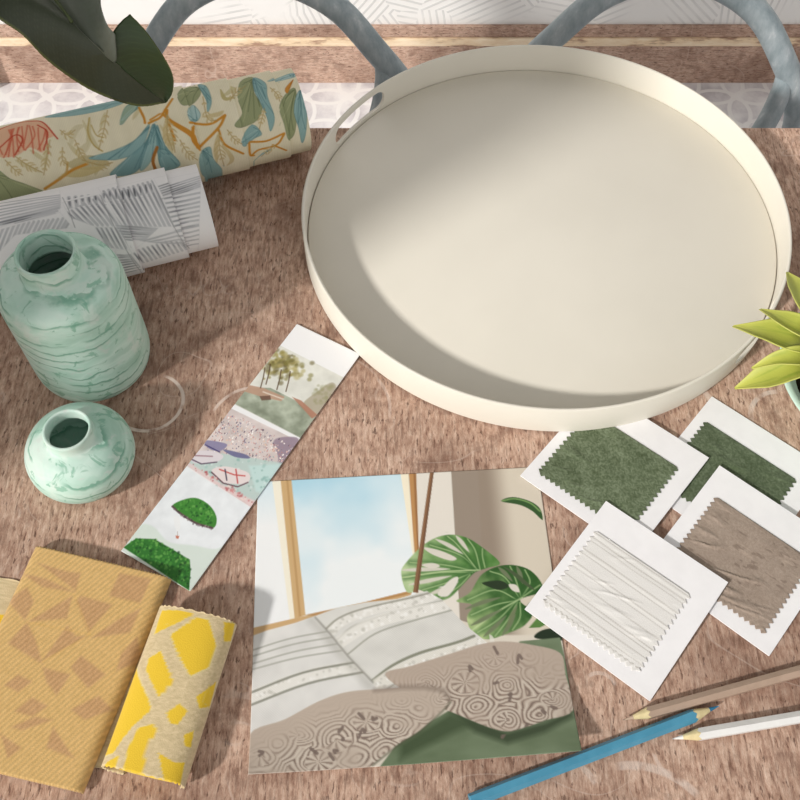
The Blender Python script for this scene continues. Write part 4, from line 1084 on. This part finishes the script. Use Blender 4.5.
# tan fabric: folded flat over the yellow tail, soft rounded right fold
ttl, ttr, tbr, tbl = [P(x_, y_, .011)[:2] for x_, y_ in ((34, 546), (169.5, 578), (81, 791), (-64, 757))]
NX, NY = 190, 200
def t_conv(p):
    q = P(p[0], p[1], .0135)[:2]
    # inverse bilinear by a few Newton steps
    u, w = .5, .5
    for _ in range(12):
        r = (ttl * (1 - u) + ttr * u) * (1 - w) + (tbl * (1 - u) + tbr * u) * w - q
        du = (ttr - ttl) * (1 - w) + (tbr - tbl) * w; dw = (tbl - ttl) * (1 - u) + (tbr - ttr) * u
        s_ = np.linalg.solve(np.stack([du, dw], 1), -r); u += s_[0]; w += s_[1]
    return (u * (NX - 1), w * (NY - 1))
cv = Canvas(NX, NY, (212, 176, 116), t_conv)
brn = (178, 134, 104)
TPoly = [[(105, 120), (215, 200), (230, 150), (190, 145)], [(120, 190), (215, 205), (130, 165), (60, 150)], [(75, 290), (205, 215), (190, 280), (120, 285)], [(70, 285), (15, 225), (75, 190), (95, 230)], [(340, 150), (430, 165), (400, 235), (310, 215)],
         [(230, 215), (320, 240), (250, 320), (215, 230)], [(215, 330), (250, 330), (120, 400), (190, 300)], [(120, 410), (20, 350), (75, 290), (100, 340)], [(260, 335), (340, 280), (400, 250), (370, 320)], [(230, 385), (300, 440), (250, 480), (200, 420)],
         [(120, 420), (200, 440), (160, 500), (130, 460)], [(390, 330), (400, 400), (330, 430), (345, 380)], [(10, 470), (50, 440), (90, 460), (50, 490)], [(30, 590), (100, 560), (150, 570), (60, 600)], [(40, 545), (90, 505), (135, 530), (90, 560)], [(150, 590), (210, 680), (130, 650)], [(200, 540), (280, 500), (320, 540), (240, 570)], [(60, 650), (0, 610), (20, 680)]]
for pg in TPoly: cv.poly(Y7(pg), brn, .5, 3.0)
for pg in ([(256, 325), (75, 290)], [(256, 325), (210, 210)], [(120, 405), (256, 325)]): cv.line(Y7(pg), 1.5, (216, 176, 104), .5, 2)
tw = np.sin((cv.X * .75 + cv.Y * .62) * 1.25)
cv.a *= (1 + .045 * tw)[..., None]
cv.a += (vnoise(NY, NX, (90, 90), 8, 1)[..., None] - .5) * 14
u = np.linspace(0, 1, NX)[None, :]; w = np.linspace(0, 1, NY)[:, None]
q = weave_quad(ttl, ttr, tbr, tbl, NX, NY)
HT = .0090
edge_r = np.clip((1 - u) / .075, 0, 1); edge_l = np.clip(u / .06, 0, 1)
rnd = np.sqrt(np.clip(1 - (1 - edge_r) ** 2, 0, 1)) * (.35 + .65 * np.sqrt(np.clip(1 - (1 - edge_l) ** 2, 0, 1)))
bul = 1 + .10 * np.sin(u * 3.1) + .04 * (vnoise(NY, NX, (4, 4), 3, 2) - .5)
top = np.zeros((NY, NX, 3)); top[..., :2] = q; top[..., 2] = T + .0045 + (HT - .002) * rnd * bul
ax_t = (ttr - tbr); ax_t /= np.linalg.norm(ax_t)
jag = ((np.arange(NX) % 4) < 2) * .0010
top[0, :, :2] += ax_t * jag[:, None]; top[-1, :, :2] -= ax_t * jag[:, None]
bot = np.zeros_like(top); bot[:] = top; bot[..., 2] = T + .0032
n = NX * NY
Ft = grid_faces(NX, NY); Ft = [(q_[3], q_[2], q_[1], q_[0]) for q_ in Ft] + [(q_[0] + n, q_[1] + n, q_[2] + n, q_[3] + n) for q_ in Ft]
ringi = [i for i in range(NX)] + [j * NX + NX - 1 for j in range(1, NY)] + [(NY - 1) * NX + i for i in range(NX - 2, -1, -1)] + [j * NX for j in range(NY - 2, 0, -1)]
for k in range(len(ringi)):
    a_ = ringi[k]; b_ = ringi[(k + 1) % len(ringi)]; Ft.append((a_, b_, b_ + n, a_ + n))
tan_mat = tint_mat('tan_twill_fabric', .85, .12, (1000, .0005), .2)
tc_ = (ttl + ttr + tbr + tbl) / 4
o_ = mk('folded_fabric', np.vstack([top.reshape(-1, 3), bot.reshape(-1, 3)]), Ft, tan_mat, None, loc=(tc_[0], tc_[1], T + .0032), cols=np.vstack([cv.a.reshape(-1, 3)] * 2))
tag(o_, 'tan twill fabric with brown triangles folded flat at the left front', 'fabric')

# ================================================================= PENCILS
raw_wood = plain('sharpened_cedar', (222, 206, 160), .7, .2, 8, 200)
def pencil(tip, end, dia, c, lead, label, spin=0.0):
    r = dia / 2; z = r * .88
    a = P(*tip, z); b = P(*end, z)
    dr = b - a; L = np.linalg.norm(dr); dr /= L
    side = np.cross(dr, [0, 0, 1.0])
    root = thing('pencil', (float((a + b)[0] / 2), float((a + b)[1] / 2), T), label, 'pencil', 'colouring pencils')
    lac = plain(c[0], c[1], .4, .45, 4, 80)
    cone = dia * 2.1; leadl = dia * .85
    def hexring(s, k, n=36, hexa=1.0):
        out = []
        for i in range(n):
            t = 2 * math.pi * i / n
            # hexagon section, one flat down
            hx = math.cos(math.pi / 6) / math.cos(((t + math.pi / 6 * 0) % (math.pi / 3)) - math.pi / 6)
            rr = r * k * (hx * hexa + .93 * (1 - hexa))
            tt = t + spin
            out.append(a + dr * s + rr * (math.cos(tt) * side + math.sin(tt) * np.array([0, 0, 1.0])))
        return out
    n = 36
    # scalloped front edge of the lacquer
    fr_ = []
    for i, p_ in enumerate(hexring(cone, 1.0)):
        sca = abs(((i / n * 6) % 1) - .5) * 2
        fr_.append(p_ - dr * (dia * .32 * (1 - sca)) * .0 + dr * dia * .22 * (sca - .5))
    v = np.array(fr_ + hexring(L - .0006, 1.0) + hexring(L, .93))
    f = grid_faces(n, 3, wrapx=True) + [tuple(2 * n + i for i in range(n))]
    mk('body', v, f, lac, root, smooth=False)
    v = np.array(hexring(cone + dia * .15, .985) + hexring(cone - dia * .1, .95, hexa=.6) + hexring(leadl, .36, hexa=0))
    mk('sharpened_end', v, grid_faces(n, 3, wrapx=True), raw_wood, root)
    v = np.array(hexring(leadl, .36, hexa=0) + hexring(leadl * .3, .15, hexa=0) + hexring(0, .04, hexa=0))
    mk('lead', v, grid_faces(n, 3, wrapx=True) + [tuple(2 * n + i for i in range(n))[::-1]], plain(lead[0], lead[1], .5, .3, 4, 100), root)
    return root
pencil((623, 720), (861, 654.5), .0098, ('brown_lacquer', (172, 148, 130)), ('brown_lead', (190, 166, 146)), 'taupe brown pencil pointing left below the swatch cards', math.pi / 6)
pencil((719, 706), (470, 801), .0104, ('blue_lacquer', (78, 148, 178)), ('blue_lead', (50, 120, 158)), 'blue pencil with its tip between the brown and white pencils')
pencil((672, 739), (900, 700), .0100, ('white_lacquer', (226, 226, 224)), ('white_lead', (236, 234, 230)), 'white pencil nearest the lower right corner', math.pi / 6)

# ================================================================= CHAIRS
m = M('brushed_blue_grey_paint', rough=.45, spec=.4)
cc = m.coord(scale=(1, 1, .35))
m.color(m.ramp(m.noise(cc, 60, 5, .65), [(.3, (136, 150, 156)), (.5, (158, 171, 177)), (.62, (174, 185, 190)), (.74, (206, 212, 214))]))
m.bump(m.noise(cc, 90, 4), .0008, .3)
chair_mat = m.m
def chair(x, y, yaw, wid, label):
    root = thing('chair', (x, y, 0), label, 'chair', 'blue grey chairs behind the table')
    Rm = np.array([[math.cos(yaw), -math.sin(yaw), 0], [math.sin(yaw), math.cos(yaw), 0], [0, 0, 1]])
    def W(p): return ((np.array(p, float) * [wid, 1, 1]) @ Rm.T) + np.array([x, y, 0])
    def tb(name, pts, r, **k):
        v, f = tube([W(p) for p in pts], r, 18, **k); mk(name, v, f, chair_mat, root)
    # curved back bow from the rear legs, leaning back a little
    bow = [(-.215, .12, 0), (-.232, .085, .22), (-.240, .050, .42), (-.234, .026, .53), (-.208, .008, .61), (-.165, .000, .675), (-.115, .008, .728), (-.058, .014, .757), (0, .016, .766), (.058, .014, .757), (.115, .008, .728), (.165, .000, .675), (.208, .008, .61), (.234, .026, .53), (.240, .050, .42), (.232, .085, .22), (.215, .12, 0)]
    tb('back_bow', bow, .0168)
    for s in (-1, 1):
        tb('back_strut', [(s * .172, .001, .664), (s * .178, -.010, .628), (s * .168, -.030, .58), (s * .138, -.060, .51), (s * .120, -.085, .455)], [.009, .0135, .0145, .014, .014])
    # rounded seat
    n = 48; pts = []
    for i in range(n):
        t = 2 * math.pi * i / n
        pts.append((.20 * np.sign(math.cos(t)) * abs(math.cos(t)) ** .75, -.22 + .19 * np.sign(math.sin(t)) * abs(math.sin(t)) ** .75))
    v = []
    for k, z in ((.97, .435), (1, .442), (1, .455), (.96, .462), (.6, .456), (.02, .453)):
        v += [W((px_ * k, -.22 + (py_ + .22) * k, z)) for px_, py_ in pts]
    f = grid_faces(n, 6, wrapx=True) + [tuple(range(n))[::-1]]
    mk('seat', v, f, chair_mat, root)
    for sx in (-1, 1):
        tb('leg', [(sx * .165, -.37, .437), (sx * .175, -.39, .22), (sx * .185, -.41, 0)], [.018, .016, .013])
    tb('stretcher', [(-.23, .078, .26), (-.12, .03, .30), (0, .01, .31), (.12, .03, .30), (.23, .078, .26)], .010)
    tb('seat_rail', [(-.240, .050, .42), (-.19, -.06, .437), (-.15, -.10, .44)], .013)
    tb('seat_rail', [(.240, .050, .42), (.19, -.06, .437), (.15, -.10, .44)], .013)
    return root
chair(-.183, 1.085, math.radians(-3), .91, 'blue grey chair behind the floral roll, left of the tray')
chair(.363, 1.085, math.radians(-10), .91, 'blue grey chair behind the right half of the tray')

# ================================================================= DARK LEAFY PLANT (left)
dark_leaf = tint_mat('dark_glossy_leaf', .38, .4, (160, .0006))
dark_leaf_m = bpy.data.materials['dark_glossy_leaf']
def px_curve(pts, n): return smooth_line(np.array(pts, float), n)
def smooth_line(p, n):
    q = smooth_pts(p, False, 12); s_ = np.concatenate([[0], np.cumsum(np.linalg.norm(np.diff(q, axis=0), axis=1))])
    t = np.linspace(0, s_[-1], n); return np.stack([np.interp(t, s_, q[:, k]) for k in range(q.shape[1])], 1)
def blade(mid, edge, n=60, m_=14, cup=.010, c0=(58, 66, 46), c1=(44, 54, 36), vein=(86, 94, 70), ang=.8, vd=24, rim=None):
    """half blade between midrib and edge, both (px,py,z) lists"""
    A_ = smooth_line(np.array([P(x_, y_, z_) for x_, y_, z_ in mid]), n); B_ = smooth_line(np.array([P(x_, y_, z_) for x_, y_, z_ in edge]), n)
    s_ = np.linspace(0, 1, m_)
    V = A_[:, None] * (1 - s_)[None, :, None] + B_[:, None] * s_[None, :, None]
    V[..., 2] += cup * np.sin(s_ * math.pi)[None]
    t = np.linspace(0, 1, n)[:, None]
    vv = np.sin((t * vd - s_[None] * ang * vd * .25) * 2 * math.pi)
    k = np.clip((vv - .55) / .45, 0, 1) * .35
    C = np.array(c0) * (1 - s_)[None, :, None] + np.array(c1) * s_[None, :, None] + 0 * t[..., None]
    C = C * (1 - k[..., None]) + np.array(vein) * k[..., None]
    C[:, :1] = vein
    if rim is not None: C[:, -1:] = rim
    V[..., 2] += .00018 * vv * s_[None]
    return V, C
def solid_blades(name, blades, mat, parent, th=.0010):
    Vs = []; Cs = []; Fs = []; b = 0
    for V, C in blades:
        n, m_, _ = V.shape
        v, f = slab_grid(V, th)
        Vs.append(v); Cs.append(np.vstack([C.reshape(-1, 3)] * 2)); Fs += [tuple(i + b for i in q) for q in f]; b += len(v)
    return mk(name, np.vstack(Vs), Fs, mat, parent, cols=np.vstack(Cs))
pot_c = (-.70, 1.02)
plant = thing('potted_plant', (pot_c[0], pot_c[1], T), 'dark green broad leaf hanging over the floral roll at the upper left', 'plant')
Z0 = .30
mid = [(8, -60, .34), (40, -14, .335), (72, 22, .325), (104, 52, .305), (130, 74, .28), (152, 92, .255), (166, 102, .24)]
low = [(-20, -40, .345), (-10, 8, .34), (22, 34, .325), (50, 62, .30), (92, 90, .275), (136, 105, .25), (166, 102, .24)]
upA = [(60, -70, .345), (96, -20, .345), (101, 6, .34), (107, 24, .33), (115, 34, .32)]
midA = [(8, -60, .34), (40, -14, .335), (72, 22, .325), (95, 44, .312), (105, 52, .305)]
midB = [(104, 51, .305), (122, 68, .288), (140, 83, .27), (155, 94, .255), (166, 102, .24)]
upB = [(130, 14, .325), (146, 31, .315), (164, 57, .295), (173, 76, .275), (172, 92, .255), (166, 102, .24)]
solid_blades('leaf', [blade(mid, low, 110, 26, .010, (60, 66, 50), (48, 56, 38), (74, 80, 62), 1.6, vd=44, rim=(92, 100, 52)), blade(midA, upA, 60, 16, -.016, (76, 82, 68), (124, 132, 122), (100, 106, 92), vd=20), blade(midB, upB, 60, 22, .004, (48, 62, 38), (56, 74, 42), (66, 86, 52), 1.2, vd=16, rim=(92, 100, 52))], dark_leaf_m, plant)  # paler grey of the upA half is a glossy highlight painted into its colours
stem_mat = plain('green_stem', (74, 84, 50), .5, .35, 8, 60)
v, f = tube([(pot_c[0], pot_c[1], T + .15), (pot_c[0] + .03, pot_c[1] - .02, T + .30), (pot_c[0] + .12, pot_c[1] - .02, T + .385), P(8, -60, .342) + np.array([-.04, .03, .012]), P(8, -60, .3405), P(72, 22, .3255)], [.008, .007, .005, .004, .003, .0012], 12)
mk('leaf_stalk', v, f, stem_mat, plant)
# the rest of the same plant, left of the picture
blv = []
for k, (aa, el, L_) in enumerate(((2.6, .9, .22), (3.7, .8, .20), (1.7, 1.0, .20))):
    b_ = np.array([pot_c[0], pot_c[1], T + .16]); dv_ = np.array([math.cos(aa) * .75, math.sin(aa) * .75, .66]); sd = np.array([-math.sin(aa), math.cos(aa), 0])
    t = np.linspace(0, 1, 30)[:, None, None]; s_ = np.linspace(-1, 1, 15)[None, :, None]
    V = b_ + dv_ * L_ * t + sd * s_ * .055 * np.sin(np.clip(t, .02, .98) * math.pi) ** .7 + np.array([0, 0, -.10]) * t ** 2 + np.array([0, 0, .012]) * np.abs(s_)
    C = np.broadcast_to(np.array([52, 64, 42.]), V.shape).copy(); blv.append((V, C))
solid_blades('leaf', blv[:1], dark_leaf_m, plant); solid_blades('leaf', blv[1:2], dark_leaf_m, plant); solid_blades('leaf', blv[2:], dark_leaf_m, plant)
pz = T
potm = plain('grey_ceramic', (190, 188, 182), .5, .35, 6, 30)
# the pot stands on a stool beside the table
v, f = lathe([(.0005, 0), (.065, 0), (.072, .006), (.085, .13), (.087, .14), (.082, .141), (.079, .13), (.07, .02), (.0005, .02)], (pot_c[0], pot_c[1], T), 48)
mk('pot', v, f, potm, plant)
soil = plain('potting_soil', (52, 42, 34), .95, .05, 12, 120, .004)
v, f = lathe([(.0005, .122), (.05, .124), (.079, .12), (.079, .112), (.0005, .11)], (pot_c[0], pot_c[1], T), 40)
mk('soil', v, f, soil, plant)
stool = thing('plant_stand', (pot_c[0], pot_c[1], 0), 'round wooden plant stand under the dark leafed plant behind the table', 'stand')
v, f = lathe([(.0005, T - .022), (.13, T - .022), (.134, T - .012), (.13, T - .0005), (.0005, T - .0005)], (pot_c[0], pot_c[1], 0), 48)
mk('stand_top', v, f, wood_plain, stool)
for k in range(3):
    aa = .5 + k * 2.094
    v, f = tube([(pot_c[0] + .08 * math.cos(aa), pot_c[1] + .08 * math.sin(aa), T - .02), (pot_c[0] + .12 * math.cos(aa), pot_c[1] + .12 * math.sin(aa), 0)], .012, 12, False)
    mk('leg', v, f, wood_plain, stool)

# ================================================================= LIME PLANT (right)
pr = .092; ph = .066
pc = P(886, 374, ph)
plant2 = thing('potted_plant', (pc[0], pc[1], T), 'lime green rosette plant in a pale mint pot at the right edge', 'plant')
mint = plain('pale_mint_glaze', (196, 222, 208), .4, .4, 4, 20)
v, f = lathe([(.0005, 0), (.034, 0), (.039, .003), (.062, .03), (pr - .002, ph - .004), (pr, ph - .001), (pr - .002, ph), (pr - .0055, ph - .0005), (pr - .009, ph - .005), (.056, .03), (.034, .010), (.0005, .008)], (pc[0], pc[1], T), 72)
mk('pot', v, f, mint, plant2)
v, f = lathe([(.0005, ph - .014), (.03, ph - .013), (pr - .0165, ph - .016), (pr - .024, ph - .024), (.0005, ph - .024)], (pc[0], pc[1], T), 48)
mk('soil', v, f, soil, plant2)
lime = tint_mat('lime_leaf', .5, .3, (300, .0004))
def rosette_leaf(pts, widths, zs, cup=.006, seed=0):
    """pts: centreline in the photo from root to tip, widths in metres"""
    cl = smooth_line(np.array([P(x_, y_, z_) for (x_, y_), z_ in zip(pts, zs)]), 50)
    wd = np.interp(np.linspace(0, 1, 50), np.linspace(0, 1, len(widths)), widths)
    tn = np.gradient(cl, axis=0); tn /= np.linalg.norm(tn, axis=1)[:, None]
    sd = np.cross(tn, [0, 0, 1.0]); sd /= np.linalg.norm(sd, axis=1)[:, None]
    nm = np.cross(sd, tn)
    s_ = np.linspace(-1, 1, 21)
    V = cl[:, None] + sd[:, None] * (wd[:, None] * s_[None])[..., None] + nm[:, None] * (cup * (s_ ** 2)[None] * (wd / max(widths))[:, None])[..., None]
    t = np.linspace(0, 1, 50)[:, None]
    C = np.zeros((50, 21, 3)); C[:] = (172, 178, 78)
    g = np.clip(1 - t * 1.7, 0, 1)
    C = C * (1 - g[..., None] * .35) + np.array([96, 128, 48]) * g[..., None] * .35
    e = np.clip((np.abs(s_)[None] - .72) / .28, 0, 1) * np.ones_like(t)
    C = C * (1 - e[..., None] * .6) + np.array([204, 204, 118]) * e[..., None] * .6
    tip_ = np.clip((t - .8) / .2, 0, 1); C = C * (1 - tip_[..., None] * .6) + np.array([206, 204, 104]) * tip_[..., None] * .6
    rs = R_(seed)
    fk = vnoise(50, 21, (38, 6), seed, 1); band = np.clip(1 - np.abs(np.abs(s_)[None] - .45) / .35, 0, 1)
    k = np.clip((fk - .62) / .12, 0, 1) * band * .5
    C = C * (1 - k[..., None]) + np.array([110, 138, 44]) * k[..., None]
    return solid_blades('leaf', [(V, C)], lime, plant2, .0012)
ctr = (882, 356)
W6 = [.004, .013, .017, .015, .009, .0008]
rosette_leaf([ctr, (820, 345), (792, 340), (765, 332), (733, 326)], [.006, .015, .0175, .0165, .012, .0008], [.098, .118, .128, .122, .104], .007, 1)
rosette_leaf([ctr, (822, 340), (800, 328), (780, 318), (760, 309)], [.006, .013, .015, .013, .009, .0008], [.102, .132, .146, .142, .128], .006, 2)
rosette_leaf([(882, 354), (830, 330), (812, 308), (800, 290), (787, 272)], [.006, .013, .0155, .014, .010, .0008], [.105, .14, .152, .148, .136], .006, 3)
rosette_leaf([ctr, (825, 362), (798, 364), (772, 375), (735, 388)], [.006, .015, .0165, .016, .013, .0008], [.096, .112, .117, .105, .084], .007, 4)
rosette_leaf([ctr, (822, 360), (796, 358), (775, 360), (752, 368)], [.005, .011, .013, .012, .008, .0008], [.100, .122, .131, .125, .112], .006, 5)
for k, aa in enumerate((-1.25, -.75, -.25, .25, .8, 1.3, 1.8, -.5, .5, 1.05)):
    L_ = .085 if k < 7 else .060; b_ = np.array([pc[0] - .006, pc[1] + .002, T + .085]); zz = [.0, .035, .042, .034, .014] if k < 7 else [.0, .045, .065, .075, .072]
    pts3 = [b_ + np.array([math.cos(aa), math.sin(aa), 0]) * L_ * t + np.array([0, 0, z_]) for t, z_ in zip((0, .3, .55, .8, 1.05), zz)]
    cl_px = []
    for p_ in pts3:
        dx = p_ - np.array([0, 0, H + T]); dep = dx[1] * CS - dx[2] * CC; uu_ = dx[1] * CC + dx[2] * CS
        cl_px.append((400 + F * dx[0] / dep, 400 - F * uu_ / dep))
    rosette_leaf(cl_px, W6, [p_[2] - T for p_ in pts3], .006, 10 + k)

# ================================================================= LIGHT AND CAMERA
az, el = math.radians(39.0), math.radians(30.0)
sd_ = Vector((math.cos(az) * math.cos(el), math.sin(az) * math.cos(el), -math.sin(el)))
sun = bpy.data.lights.new('sun', 'SUN'); sun.energy = 3.55; sun.angle = math.radians(4.0); sun.color = (1.0, .965, .915)
so = bpy.data.objects.new('sun', sun); col.objects.link(so)
so.rotation_euler = sd_.to_track_quat('-Z', 'Y').to_euler(); so.location = (-3, -2.5, 3)
wd = bpy.data.worlds.new('sky'); sc.world = wd; wd.use_nodes = True
bg = wd.node_tree.nodes['Background']; bg.inputs[0].default_value = (1.0, .975, .945, 1); bg.inputs[1].default_value = 1.0
g_ = wd.node_tree.nodes.new('ShaderNodeTexCoord'); x_ = wd.node_tree.nodes.new('ShaderNodeSeparateXYZ'); wd.node_tree.links.new(g_.outputs['Generated'], x_.inputs[0])
def wm(op, a, b):
    n = wd.node_tree.nodes.new('ShaderNodeMath'); n.operation = op
    for k, v_ in enumerate((a, b)):
        if hasattr(v_, 'links'): wd.node_tree.links.new(v_, n.inputs[k])
        else: n.inputs[k].default_value = v_
    return n.outputs[0]
# fill added to the sky: brighter from the viewer's side, lifts the back wall
st_ = wm('ADD', .31, wm('MULTIPLY', wm('MAXIMUM', wm('MULTIPLY', x_.outputs[1], -1.0), 0.0), .75))
wd.node_tree.links.new(st_, bg.inputs[1])
cam = bpy.data.cameras.new('camera'); cam.sensor_fit = 'HORIZONTAL'; cam.sensor_width = 36; cam.lens = 36 * F / 800; cam.clip_start = .01
co = bpy.data.objects.new('camera', cam); col.objects.link(co)
co.location = (0, 0, T + H); co.rotation_euler = (TH, 0, 0)
sc.camera = co
vs = sc.view_settings
vs.view_transform = 'Standard'; vs.look = 'None'; vs.exposure = -.19; vs.gamma = 1
try: vs.use_curve_mapping = False
except Exception: pass
